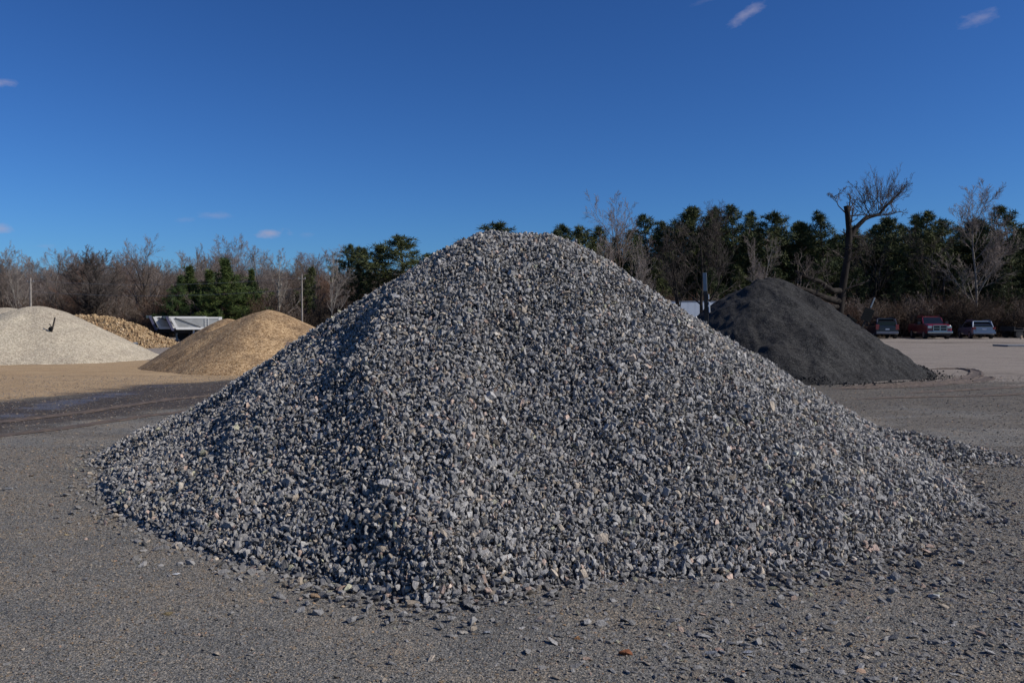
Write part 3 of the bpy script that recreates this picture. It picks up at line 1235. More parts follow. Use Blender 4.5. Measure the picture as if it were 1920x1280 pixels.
def pine_mesh(seed, H, rad, cs=.45, nb=46, width=.22, mat=None, shape='open', trunk_mat=None):
    r = random.Random(seed)
    segs, vs, fs = [], [], []
    p = Vector((0, 0, -.1))
    n = 12
    pts = [p]
    dd = Vector((0, 0, 1))
    for i in range(n):
        dd = (dd + Vector((r.gauss(0, .03), r.gauss(0, .03), 0))).normalized()
        q = p + dd * H * .97 / n
        segs.append((*p, *q, rad * (1 - .9 * i / n), rad * (1 - .9 * (i + 1) / n)))
        p = q
        pts.append(q)
    for b_ in range(nb):
        t = cs + (1 - cs) * ((b_ + r.random()) / nb)
        i = min(int(t * n), n - 1)
        base = pts[i].lerp(pts[i + 1], t * n - i)
        u = (t - cs) / (1 - cs)
        if shape == 'cone':
            L = H * width * (1.02 - u) + .15
        else:
            L = H * width * (math.sin(math.pi * min(1, u * .78 + (.24 if shape == 'open' else .34))) ** .8) * r.uniform(.35, 1.25) + .2
        a = b_ * 2.4 + r.uniform(-.5, .5)
        d = Vector((math.cos(a), math.sin(a), r.uniform(.05, .5) if shape != 'cone' else r.uniform(0, .35)))
        end = base + d * L
        mid = base.lerp(end, .5) + Vector((0, 0, -.05 * L))
        segs.append((*base, *mid, rad * .22 * (1 - u * .5), rad * .13))
        segs.append((*mid, *end, rad * .13, rad * .05))
        m_ = max(2, int(L / (.34 if shape != 'cone' else .25)))
        for k in range(m_ + 1):
            f = .25 + .75 * (k + r.random()) / (m_ + 1)
            f = min(f, 1)
            for rep in range(2):
                c = base.lerp(end, f) + Vector((r.gauss(0, .16), r.gauss(0, .16), r.gauss(.06, .12))) * (L * .28 + .25)
                v_, f_ = clump_faces(r, c, .22, 15, .30, .022)
                k0 = len(vs)
                vs += v_
                fs += [tuple(i_ + k0 for i_ in ff) for ff in f_]
    for rep in range(6):
        c = pts[-1] + Vector((r.gauss(0, .2), r.gauss(0, .2), r.uniform(-.6, .15)))
        v_, f_ = clump_faces(r, c, .2, 16, .3, .022)
        k0 = len(vs)
        vs += v_
        fs += [tuple(i_ + k0 for i_ in ff) for ff in f_]
    tm = tube_mesh("trunk", [(np.array(segs), 5)], trunk_mat or BARK_BROWN)
    cm = np_mesh("crown", np.array([tuple(v) for v in vs]), np.array(fs))
    cm.materials.append(mat or NEEDLE_DARK)
    zmax = max(v.z for v in vs)
    return tm, cm, zmax


def put_tree(name, meshes, x, y, H, H0, label, group=None, rz=None, sx=1.0, zoff=0.0, ang=(0, 0)):
    t = empty(name, (x, y, float(ground_z(np.array([x]), np.array([y]))[0]) + zoff), rz if rz is not None else random.uniform(0, 6.28),
              label=label, cat="tree", group=group)
    s_ = H / H0
    t.scale = (s_ * sx, s_ * sx, s_)
    t.rotation_euler.x, t.rotation_euler.y = ang
    for nm, me in zip(("trunk", "crown"), meshes):
        o = bpy.data.objects.new(nm, me)
        COL.objects.link(o)
        o.parent = t
    return t


def top_h(py, Y):
    return at(960, py, Y).z


# shared kinds
KIND = {}
Pw = bare_params()
for i, (mb, mt, kw, st) in enumerate([
        (BARK_GREY, TWIG_GREY, dict(), 1),
        (BARK_GREY, TWIG_BROWN, dict(kids=[16, 9, 7, 6], spread=[44, 36, 35, 34]), 1),
        (BARK_BROWN, TWIG_RED, dict(kids=[12, 8, 7, 5], spread=[46, 40, 38, 36]), 2),
        (BARK_GREY, TWIG_GREY, dict(ratio=[.42, .5, .5, .5], spread=[34, 34, 34, 34], kids=[16, 7, 7, 6]), 1),
        (BARK_BROWN, TWIG_BROWN, dict(kids=[11, 8, 7, 5]), 2)]):
    KIND['bare%d' % i] = bare_tree_mesh(200 + i, 10.0, .17, mb, mt, bare_params(**kw), st)
KIND['pale0'] = bare_tree_mesh(301, 10.0, .115, BARK_PALE, TWIG_GREY, bare_params(biglev=2, kids=[14, 7, 6, 6], ratio=[.5, .5, .5, .5], spread=[38, 34, 34, 34], taper=[.3, .35, .35, .4, .5]), 1)
KIND['pale1'] = bare_tree_mesh(302, 10.0, .085, BARK_PALE, TWIG_GREY, bare_params(biglev=2, kids=[12, 7, 6, 5], ratio=[.38, .5, .5, .5], spread=[32, 32, 34, 34]), 2)
KIND['dense'] = bare_tree_mesh(303, 10.0, .26, BARK_DARK, bark("twig_dark", (.07, .058, .052), (.15, .125, .11), 1.0),
                               bare_params(kids=[17, 10, 8, 6], start=[.14, .15, .12, .1], spread=[54, 38, 36, 36], ratio=[.66, .5, .48, .5], up=[.02, .13, .08, .06, .03], minr=.012), 2)
KIND['spread'] = bare_tree_mesh(304, 10.0, .24, BARK_BROWN, TWIG_GREY,
                                bare_params(kids=[12, 9, 7, 6], start=[.3, .25, .2, .1], spread=[42, 36, 36, 34], ratio=[.66, .5, .5, .5], shrink=[.4, .45, .4, .3], up=[.02, .12, .09, .06, .04]), 1)
KIND['pale2'] = bare_tree_mesh(311, 10.0, .11, bark("bark_mottled", (.12, .10, .085), (.30, .27, .235), 2.0), TWIG_GREY,
                               bare_params(biglev=2, kids=[15, 8, 7, 6], ratio=[.5, .52, .56, .56], spread=[40, 34, 34, 34]), 1)
KIND['dark0'] = bare_tree_mesh(305, 10.0, .17, BARK_DARK, TWIG_DARK,
                               bare_params(kids=[10, 6, 5, 4], start=[.25, .25, .2, .1], spread=[40, 34, 34, 34], ratio=[.62, .55, .55, .55], up=[.02, .10, .08, .06, .04]), 1)
KIND['dark1'] = bare_tree_mesh(306, 10.0, .13, BARK_DARK, TWIG_DARK,
                               bare_params(kids=[11, 6, 5, 4], start=[.3, .25, .2, .1], spread=[34, 32, 34, 34], ratio=[.5, .55, .55, .55]), 2)
PINES = [pine_mesh(400 + i, 10.0, .15, cs=(.34, .46, .24, .52, .18)[i], nb=(50, 42, 60, 40, 64)[i], width=(.17, .20, .16, .21, .17)[i]) for i in range(5)]
CEDARS = [pine_mesh(450 + i, 8.0, .14, cs=.08, nb=84, width=(.27, .32)[i], mat=NEEDLE_GREEN, shape='round') for i in range(2)]


def pine_at(px, py, Y, i, label, group=None, sx=1.0, kind=PINES):
    H = top_h(py, Y)
    x = at(px, py, Y).x
    k = kind[i % len(kind)]
    zg = float(ground_z(np.array([x]), np.array([Y]))[0])
    return put_tree("pine_tree" if kind is PINES else "cedar_tree", k[:2], x, Y, H - zg, k[2], label, group, sx=sx)


def bare_at(px, py, Y, key, label, group=None, sx=1.0, rz=None, name="bare_tree"):
    H = top_h(py, Y)
    x = at(px, py, Y).x
    zg = float(ground_z(np.array([x]), np.array([Y]))[0])
    return put_tree(name, KIND[key], x, Y, H - zg, 10.0, label, group, sx=sx, rz=rz)


# --- left wood, hand-placed
bare_at(165, 456, 80, 'dense', "round dark grey bare tree with a dense crown behind the tan rubble", sx=1.25)
bare_at(275, 440, 88, 'spread', "tall bare tree just right of the round dark one, left of the white trailer", sx=1.05)
bare_at(42, 450, 84, 'pale1', "pale barked bare tree with several thin stems behind the pale grey pile", sx=.8)
bare_at(8, 478, 88, 'bare1', "leftmost bare tree at the left edge of the photo")
bare_at(440, 437, 96, 'bare0', "tall broad bare tree rising behind the green cedars", sx=1.1)
bare_at(492, 450, 90, 'bare3', "bare tree right behind the tallest cedar, left of the pale one", sx=1.0)
bare_at(524, 462, 82, 'pale0', "bare tree with pale leaning limbs behind the tan pea gravel pile", sx=1.2, rz=2.2)
bare_at(622, 458, 78, 'pale0', "bare tree with a straight pale trunk and forked limbs right of the leaning pole", sx=1.0, rz=.4)
bare_at(360, 455, 104, 'bare3', "thin bare tree far back above the cedars", sx=.8)
bare_at(560, 480, 96, 'bare1', "greyish bare tree in the gap above the small pine", sx=1.1)
for i, (px, py, sx) in enumerate([(328, 512, 1.0), (356, 494, 1.25), (385, 503, 1.4), (412, 496, 1.2), (440, 480, 1.35), (470, 500, .9)]):
    pine_at(px, py, 78 + (i % 3) * 2.2, i, ["low yellowish green cedar at the left end of the cedar row", "green cedar second from the left in the cedar row",
            "broad dark green cedar in the middle of the row behind the trailer", "narrow green cedar left of the tallest one",
            "tallest green cedar in the row behind the white trailer", "slim cedar at the right end of the cedar row"][i],
            "green cedars behind the white dump trailer", sx=sx, kind=CEDARS)
for i, (px, py, Y, sx, lab) in enumerate([
        (571, 497, 84, .9, "small dark pine between the pale leaning tree and the straight pale tree"),
        (642, 456, 92, .9, "pine top showing right behind the straight pale trunked tree"),
        (666, 462, 88, .8, "narrow dark pine second in the left pine row"),
        (690, 458, 92, .9, "thin pine left of the big round crowned one"),
        (706, 454, 86, 1.0, "dark pine touching the left side of the big round crowned one"),
        (760, 433, 84, 1.25, "big pine with a broad round crown left of the heap's peak"),
        (812, 474, 88, .7, "short pine top just above the left slope of the heap"),
        (917, 415, 92, 1.2, "pine crown peeking over the heap just left of its peak")]):
    pine_at(px, py, Y, 3 if px in (760, 917) else i, lab, "pines of the left wood", sx=sx * (1.55 if px in (760, 917) else 1.15))

# --- right wood, hand-placed pines
RIGHT_PINES, YOUNG = [], []
rp = [(1040, 424, 90, .8), (1078, 414, 92, 1.0), (1104, 416, 86, 1.0), (1132, 420, 90, 1.0), (1185, 430, 88, 1.0), (1228, 396, 90, 1.0), (1262, 386, 88, 1.1),
      (1291, 378, 90, 1.0), (1325, 392, 86, 1.0), (1347, 386, 92, .9), (1374, 384, 88, 1.0), (1400, 388, 90, 1.0), (1424, 392, 86, 1.0),
      (1462, 420, 90, 1.0), (1497, 408, 88, 1.1), (1525, 412, 92, 1.0), (1551, 394, 88, 1.0), (1612, 420, 92, 1.0), (1650, 405, 94, 1.0), (1692, 398, 90, 1.1),
      (1718, 396, 86, 1.1), (1745, 396, 92, .8), (1772, 402, 88, 1.0), (1812, 412, 92, .9), (1858, 400, 90, .9), (1905, 382, 86, 1.0), (1940, 372, 90, 1.1), (1990, 380, 88, 1.0),
      (2060, 390, 90, 1.0), (2130, 380, 92, 1.0)]
for i, (px, py, Y, sx) in enumerate(rp):
    lab = "dark green pine in the tall row behind the black cinder pile and the cars" if px > 1360 else "dark green pine in the wood behind the heap's right slope"
    if px == 1291:
        lab = "highest pine top in the wood just above the twin trunked bare tree"
    if px == 1551:
        lab = "pointed pine immediately left of the broken topped bare tree"
    if px == 1040:
        lab = "first small pine top emerging just right of the heap's peak"
    RIGHT_PINES.append(pine_at(px, py, Y, i + 1, lab, "pines of the right wood", sx=sx * 1.15))
bare_at(1160, 350, 80, 'spread', "tall open bare tree whose fine twigs rise above the pines right of the heap's peak", sx=.9, rz=1.0)
bare_at(1218, 440, 70, 'pale1', "slender pale bare tree against the dark pines above the right slope", sx=.9)
bare_at(1420, 425, 74, 'pale1', "bare tree with one thin pale trunk just behind the black pile's peak", sx=1.0, rz=2)
bare_at(1835, 338, 80, 'pale2', "tall mottled pale barked bare tree standing behind the silver car", sx=1.15, rz=4.0, name="sycamore_tree")
bare_at(1345, 372, 84, 'dark1', "bare twiggy tree mixed among the pines behind the twin trunked one", sx=.8)
bare_at(1640, 430, 84, 'dark0', "bare brown tree right of the broken one", sx=1.0)
bare_at(1745, 420, 82, 'dark0', "dark bare tree behind the red pickup", sx=1.0)
for i, (px, py, Y, sx) in enumerate([(1090, 500, 80, 1.2), (1150, 515, 79, 1.1), (1250, 480, 82, 1.2), (1330, 500, 81, 1.2), (1395, 495, 82, 1.2), (1455, 500, 80, 1.3),
                                     (1520, 490, 82, 1.2), (1605, 500, 83, 1.3), (1672, 505, 82, 1.2), (1725, 490, 84, 1.2), (1790, 500, 83, 1.2), (1880, 500, 82, 1.3)]):
    t_ = pine_at(px, py, Y, 4 if i % 2 else 2, "young pine", "pines of the right wood", sx=sx)
    YOUNG.append((px, t_))
# twin-trunk tree in front of the white box trailer
for j, (px, py, rz, lab) in enumerate([(1292, 415, .5, "left one of two dark trunked bare trees before the white box trailer"),
                                       (1318, 388, 3.6, "right one of two dark trunked bare trees before the white box trailer, beside the post")]):
    bare_at(px, py, 60, 'dark0' if j else 'dark1', lab, "two bare trees before the box trailer", sx=1.15, rz=rz)


# broken old tree: limbs traced at its own distance, with depth
def broken_tree():
    Y0 = 64.0
    r = random.Random(5)
    base = at(1572, 600, Y0)
    t = empty("broken_tree", (base.x, Y0, 0), label="old dark bare tree with a snapped top and a curling fan of upper twigs", cat="tree")
    big, small = [], []

    def limb(pts, r0, r1, kids=0, klen=1.2, up=.2, out=big):
        W = []
        yo = pts[0][2] if len(pts[0]) > 2 else 0
        for i, p in enumerate(pts):
            dy = p[2] if len(p) > 2 else 0
            w = at(p[0], p[1], Y0 + dy)
            W.append(Vector((w.x - base.x, dy, w.z)))
        n = len(W) - 1
        for i in range(n):
            ra, rb = r0 + (r1 - r0) * i / n, r0 + (r1 - r0) * (i + 1) / n
            out.append((*W[i], *W[i + 1], ra, rb))
        for k in range(kids):
            f = (.25 + .75 * r.random()) * n
            i = min(int(f), n - 1)
            b = W[i].lerp(W[i + 1], f - i)
            d = Vector((r.gauss(0, .8), r.gauss(0, .8), up + r.gauss(.3, .5)))
            P = bare_params(levels=4, biglev=-1, nseg=[6, 5, 4, 3], curl=[.13] * 4, up=[.06] * 4, kids=[6, 4, 3], start=[.2, .2, .2], spread=[36, 36, 36],
                            ratio=[.55, .5, .5], shrink=[.4] * 3, rratio=[.6, .6, .7], taper=[.4, .4, .4, .5], minr=.012)
            grow(r, b, d, klen * r.uniform(.7, 1.3), max(r1 * .45, .03), 0, P, [], small)
    limb([(1572, 652), (1573, 600), (1577, 560), (1583, 520), (1591, 470), (1592, 430), (1589, 400), (1586, 386)], .36, .19, 8, 1.4)
    limb([(1589, 404), (1594, 388, .1)], .12, .10, 2, .8)
    limb([(1593, 450), (1604, 428, .3), (1622, 410, .5), (1632, 406, .6), (1648, 402, .8), (1660, 388, .9), (1676, 372, 1.0)], .22, .07, 12, 1.9, up=.7)
    limb([(1640, 405, .6), (1668, 402, .7), (1690, 396, .8)], .06, .025, 5, 1.0)
    limb([(1632, 406, .5), (1622, 385, .6), (1612, 362, .4)], .05, .02, 5, 1.1, up=.7)
    limb([(1586, 400), (1572, 386, -.5), (1564, 368, -.8)], .05, .015, 4, .8, up=.5)
    limb([(1576, 545), (1560, 545, -1.), (1538, 528, -1.6), (1512, 520, -2.2), (1490, 508, -2.4)], .24, .10, 7, 1.6)
    limb([(1574, 565), (1552, 560, -1.), (1525, 548, -2.), (1500, 540, -2.6), (1482, 540, -3.)], .28, .11, 7, 1.6)
    limb([(1572, 575), (1545, 574, -1.5), (1515, 572, -2.5), (1488, 566, -3.2), (1470, 560, -3.6)], .20, .08, 6, 1.4)
    limb([(1582, 466), (1600, 467, -.6), (1620, 462, -1.)], .06, .03, 3, .8)
    limb([(1560, 540, -1), (1545, 520, -1.4), (1535, 495, -1.6)], .05, .02, 4, 1.2, up=.6)
    # fine fan of the upper right limb
    for k in range(30):
        s0 = at(1636 + k * 1.1, 404 - k * .8, Y0 + .8)
        b = Vector((s0.x - base.x, .8, s0.z))
        a_ = math.radians(-48 + k * 3.9 + r.uniform(-8, 8))
        P = bare_params(levels=3, biglev=-1, nseg=[6, 4, 3], curl=[.06] * 3, up=[.05] * 3, kids=[7, 4], start=[.3, .2], spread=[22, 26], ratio=[.42, .5],
                        shrink=[.4] * 2, rratio=[.6, .6], taper=[.3, .4, .5], minr=.009)
        grow(r, b, Vector((math.sin(a_), r.gauss(0, .4), math.cos(a_))), r.uniform(1.5, 3.0), .024, 0, P, [], small)
    link_mesh("trunk", tube_mesh("trunk", [(np.array(big), 8)], BARK_DARK), t)
    link_mesh("crown", tube_mesh("crown", [(np.array(small), 3)], TWIG_DARK), t)


broken_tree()

# --- filler rows
r = random.Random(11)
FILL = []
L_FILL = "bare grey brown tree in the mass of the left wood behind the stockpiles"
R_FILL = "bare brown tree in the mass of the right wood behind the cars"
M_FILL = "bare tree in the wood directly behind the big heap"
for row, (Y, dpx) in enumerate(((92, 40), (104, 32), (120, 28), (138, 26))):
    px = -260 + row * 13
    while px < 2250:
        q = px + r.uniform(-12, 12)
        YY = Y + r.uniform(-4, 4)
        if q < 600:
            top = 488 + r.uniform(-26, 26) + (18 if row == 3 else 0)
            lab, grp = L_FILL, "bare trees of the left wood"
        elif q < 1020:
            top = 512 + r.uniform(-20, 18)
            lab, grp = (L_FILL, "bare trees of the left wood") if q < 800 else (M_FILL, "bare trees behind the heap")
        else:
            top = 452 + r.uniform(-26, 26)
            lab, grp = R_FILL, "bare trees of the right wood"
        if q > 1020 and r.random() < .72:
            t_ = pine_at(q, top + 6 - r.uniform(0, 34) * (q > 1200), YY, r.randrange(5), "dark green pine in the tall row behind the black cinder pile and the cars" if q > 1360
                    else "dark green pine in the wood behind the heap's right slope", "pines of the right wood")
        else:
            t_ = bare_at(q, top, YY, ('bare%d' % r.randrange(5)) if q < 1020 else 'dark%d' % r.randrange(2), lab, grp, sx=r.uniform(.9, 1.2))
        FILL.append((q, row, t_))
        px += dpx * r.uniform(.8, 1.2)

# labels by what each tree stands behind, and its order there
for i, o in enumerate(RIGHT_PINES):
    FILL.append((rp[i][0], 4, o))
for px, o in YOUNG:
    FILL.append((px, 5, o))
ZONES = [(0, "beyond the left edge"), (95, "behind the pale grey pile"), (250, "behind the tan rubble pile"), (400, "behind the white dump trailer"),
         (600, "behind the tan pea gravel pile"), (900, "behind the heap's left slope"), (1130, "behind the heap's peak"), (1260, "behind the heap's right slope"),
         (1345, "behind the box trailer"), (1540, "behind the black pile's crest"), (1640, "around the broken tree"), (1700, "behind the navy suv"),
         (1785, "behind the red pickup"), (1862, "behind the silver hatchback"), (1925, "behind the flatbed trailer"), (9999, "beyond the right edge")]
ROWN = ["near row", "middle row", "third row", "farthest row", "front row", "low young row"]
ORD = ["leftmost", "second", "third", "fourth", "fifth", "sixth", "seventh", "eighth", "ninth", "tenth", "eleventh", "twelfth"]
buckets = {}
for q, row, o in sorted(FILL, key=lambda f: f[0]):
    zn = next(z for lim, z in ZONES if q < lim)
    kd = "dark green pine" if o.name.startswith("pine") else "bare tree"
    buckets.setdefault((zn, row, kd), []).append(o)
for (zn, row, kd), lst in buckets.items():
    for i, o in enumerate(lst):
        if len(lst) == 1:
            o['label'] = "only %s of the wood's %s %s" % (kd, ROWN[row], zn)
        else:
            o['label'] = "%s %s in the wood's %s %s" % (ORD[i], kd, ROWN[row], zn)

# --- brush along the wood edge
BR = bpy.data.collections.new("brush_shapes")
for i in range(6):
    rr = random.Random(600 + i)
    segs = []
    P = bare_params(levels=4, biglev=-1, nseg=[4, 3, 3, 2], curl=[.12, .15, .2, .2], up=[.05] * 4, kids=[5, 4, 3], start=[.2] * 3, spread=[32, 36, 38],
                    ratio=[.5, .5, .5], shrink=[.4] * 3, rratio=[.6, .7, .7], taper=[.4] * 4, minr=.010)
    for s_ in range(13):
        a = rr.uniform(0, 6.28)
        d = Vector((math.cos(a) * rr.uniform(.1, .6), math.sin(a) * rr.uniform(.1, .6), 1))
        grow(rr, Vector((rr.gauss(0, .3), rr.gauss(0, .3), -.05)), d, rr.uniform(1.6, 3.0), .022, 0, P, [], segs)
    me = tube_mesh("brush_shape", [(np.array(segs), 3)], (BRUSH_RED, BRUSH_BROWN, BRUSH_RED, TWIG_BROWN, BRUSH_BROWN, BARK_DARK)[i])
    BR.objects.link(bpy.data.objects.new("brush_shape_%d" % i, me))
GN_BRUSH = scatter_tree(BR, "brush_scatter")
n = 3200
yy = rng.uniform(78.5, 150, n)
xx = rng.uniform(-1, 1, n) * (yy * .80)
yy = np.where((xx > 0) & (rng.random(n) < .3), rng.uniform(76.5, 84, n), yy)
zz = ground_z(xx, yy)
sc_ = rng.uniform(.7, 1.35, n) * np.where(yy > 112, 1.3, 1.0)
o = scatter("undergrowth", np.stack([xx, yy, zz], 1), np.stack([np.zeros(n), np.zeros(n), rng.uniform(0, 6.28, n)], 1),
            np.stack([sc_ * 1.15, sc_ * 1.15, sc_], 1), rng.integers(0, 6, n), np.ones((n, 3)), ng=GN_BRUSH)
tag(o, "reddish brown bare brush along the foot of the wood", None, None, 'stuff')

# ------------------------------------------------------------------ stakes, signs, poles, wires
M_WOOD_D = plain("weathered_post", (.05, .042, .036), .9, var=.3, scale=8)
M_WOOD_L = plain("pale_post_top", (.20, .23, .25), .8, var=.15, scale=6)
M_POLE = plain("utility_pole_wood", (.25, .22, .19), .9, var=.25, scale=4)
M_SIGN = plain("sign_paint_white", (.75, .75, .74), .5, var=.06)
M_SIGNBACK = plain("sign_back", (.014, .015, .016), .9, spec=.1, var=.2)
M_BLACK = plain("black_rubber", (.018, .018, .02), .8, var=.2)
M_STEEL = plain("dull_steel", (.22, .22, .23), .5, metal=.6, var=.2)

# tall post beside the black pile
pp = at(1330, 608, 19.0)
post = empty("sign_post", (pp.x, 19.0, 0), label="dark square post with a pale top and an edge-on white board, by the black pile", cat="post")
tz = at(1327, 511, 19.0).z
MB().box(-.045, .045, -.045, .045, -.3, tz - .42).build("post", M_WOOD_D, post, .006)
MB().box(-.052, .036, -.036, .045, tz - .42, tz).build("cap", M_WOOD_L, post, .006)
bz0, bz1 = at(1330, 586, 19).z, at(1330, 566, 19).z
MB().box(.06, .085, -.30, .10, bz0, bz1).build("sign_board", M_SIGN, post, .003)
MB().box(.057, .075, -.16, .03, bz1 + .06, at(1330, 552, 19).z).build("sign_board", M_SIGN, post, .003)
post.rotation_euler = (0, math.radians(-2.2), math.radians(-14))

# leaning stake with a board on the black pile
sx_, sy_ = at(1616, 632, 24.3).x, 24.3
sz_ = float(blk_zf(np.array([sx_]), np.array([sy_]))[0])
st = empty("sign_stake", (sx_, sy_, sz_), label="leaning stake with a dark square board stuck in the black pile's right flank", cat="sign")
st.rotation_euler = (0, math.radians(22), 0)
MB().box(-.02, .02, -.02, .02, -.3, .66).build("post", M_WOOD_D, st, .003)
MB().box(-.018, .018, -.018, .018, .66, .98).build("cap", M_WOOD_L, st, .003)
MB().box(-.16, .13, -.045, -.024, .24, .62).build("sign_board", M_SIGNBACK, st, .004)
# plank lying on the black pile
px_, py_ = at(1597, 621, 24.6).x, 24.6
o = MB().box(-.17, .17, -.05, .05, -.03, .03).build("plank", M_SIGNBACK, None, .005)
o.location = (px_, py_, float(blk_zf(np.array([px_]), np.array([py_]))[0]) + .05)
o.rotation_euler = (.2, math.radians(30), .3)
tag(o, "short dark plank lying on the black pile left of the leaning stake", "plank")

# stake in the pale pile
def on_heap(zf, px, py, y0, y1):
    """first point along the view ray of a pixel that meets a heap"""
    for Y in np.linspace(y0, y1, 600):
        w = at(px, py, Y)
        if zf(np.array([w.x]), np.array([Y]))[0] >= w.z:
            return w
    return at(px, py, (y0 + y1) / 2)


w = on_heap(pale_zf, 97, 622, 27, 36)
st = empty("stake", w, label="thin dark stake leaning right with a dark lump at its foot in the pale pile", cat="stake")
st.rotation_euler = (math.radians(6), math.radians(17), 0)
MB().box(-.022, .022, -.022, .022, -.15, .58).build("post", M_WOOD_D, st, .004)
m = MB()
m.box(-.17, -.03, -.06, .04, .0, .12, Matrix.Rotation(.5, 4, 'Y'))
m.box(-.30, -.12, -.02, .0, .10, .13, Matrix.Rotation(.7, 4, 'Y'))
m.build("bracket", M_SIGNBACK, st, .012)


def utility_pole(px, py, Y, r_, label, lean=0.0, branch=False):
    top = at(px, py, Y)
    t = empty("utility_pole", (top.x, Y, 0), label=label, cat="utility pole")
    MB().tube((0, 0, -.2), (lean, 0, top.z), r_ * 1.2, r_ * .8, 8).build("pole", M_POLE, t, smooth=False)
    MB().box(lean - .34, lean + .34, -.04, .04, top.z - .42, top.z - .32).build("crossarm", M_POLE, t, .01)
    for s_ in (-.28, 0, .28):
        MB().tube((lean + s_, 0, top.z - .32), (lean + s_, 0, top.z - .2), .04, .03, 6).build("insulator", M_STEEL, t)
    return Vector((top.x + lean, Y, top.z))


pa = utility_pole(57, 521, 76, .10, "grey wooden utility pole rising behind the pale grey pile's crest")
pb = utility_pole(566, 515, 74, .07, "thin wooden utility pole right behind the tan pea gravel pile")
M_WIRE = plain("wire", (.25, .25, .26), .5, metal=.5)
for k, dz in enumerate((-.25, -1.25)):
    m = MB()
    prev = None
    for i in range(25):
        f = i / 24
        p = pa.lerp(pb, f) + Vector((0, 0, dz - 4 * 1.1 * f * (1 - f) * .45))
        if prev is not None:
            m.tube(prev, p, .012, n=4, caps=False)
        prev = p
    o = m.build("power_line", M_WIRE)
    tag(o, ("upper" if k == 0 else "lower") + " thin power line sagging between the two utility poles before the left wood", "power line")

# ------------------------------------------------------------------ vehicles
M_TYRE = plain("tyre", (.02, .02, .021), .85, var=.2)
M_RIM = plain("alloy", (.45, .45, .47), .35, metal=.8, var=.1)
M_CHROME = plain("chrome", (.42, .42, .44), .18, metal=1.0, var=.05)
M_GLASS = plain("dark_glass", (.012, .014, .018), .06, var=.1, spec=.6)
M_RED = plain("red_paint", (.20, .012, .03), .35, var=.08, coat=.8)
M_NAVY = plain("navy_paint", (.012, .014, .03), .3, var=.08, coat=.7)
M_SILVER = plain("silver_paint", (.26, .30, .36), .32, metal=.5, var=.06, coat=.7)
M_TAILL = plain("tail_lamp_red", (.30, .01, .015), .15, var=.05, coat=1.0)
M_LAMP = plain("headlamp_lens", (.55, .56, .6), .08, var=.05, metal=.6, coat=1.0)
M_PLATE = plain("licence_plate", (.55, .56, .58), .5, var=.05)
M_TRIM = plain("dark_trim", (.03, .03, .032), .6, var=.1)


def sec(x, hw, zb, zt, c=.12, tum=0.0):
    """rounded cross-section across the car at x"""
    return [Vector((x, -hw + c * .4, zb)), Vector((x, -hw, zb + c)), Vector((x, -hw, (zb + zt) * .55)), Vector((x, -hw + c * .3 + tum, zt - c * .6)), Vector((x, -hw + c + tum, zt)),
            Vector((x, hw - c - tum, zt)), Vector((x, hw - c * .3 - tum, zt - c * .6)), Vector((x, hw, (zb + zt) * .55)), Vector((x, hw, zb + c)), Vector((x, hw - c * .4, zb))]


def wheel(parent, x, y, r_, w_, rim=None):
    o = MB().tube((x, y - w_ / 2, r_), (x, y + w_ / 2, r_), r_, n=20).build("wheel", M_TYRE, parent, smooth=False)
    s_ = 1 if y > 0 else -1
    MB().tube((x, y + s_ * (w_ / 2 + .004), r_), (x, y + s_ * (w_ / 2 - .03), r_), r_ * .62, n=14).build("rim", rim or M_RIM, o)


def loft_part(name, secs, mat, parent):
    return MB().loft(secs).build(name, mat, parent, smooth=False)


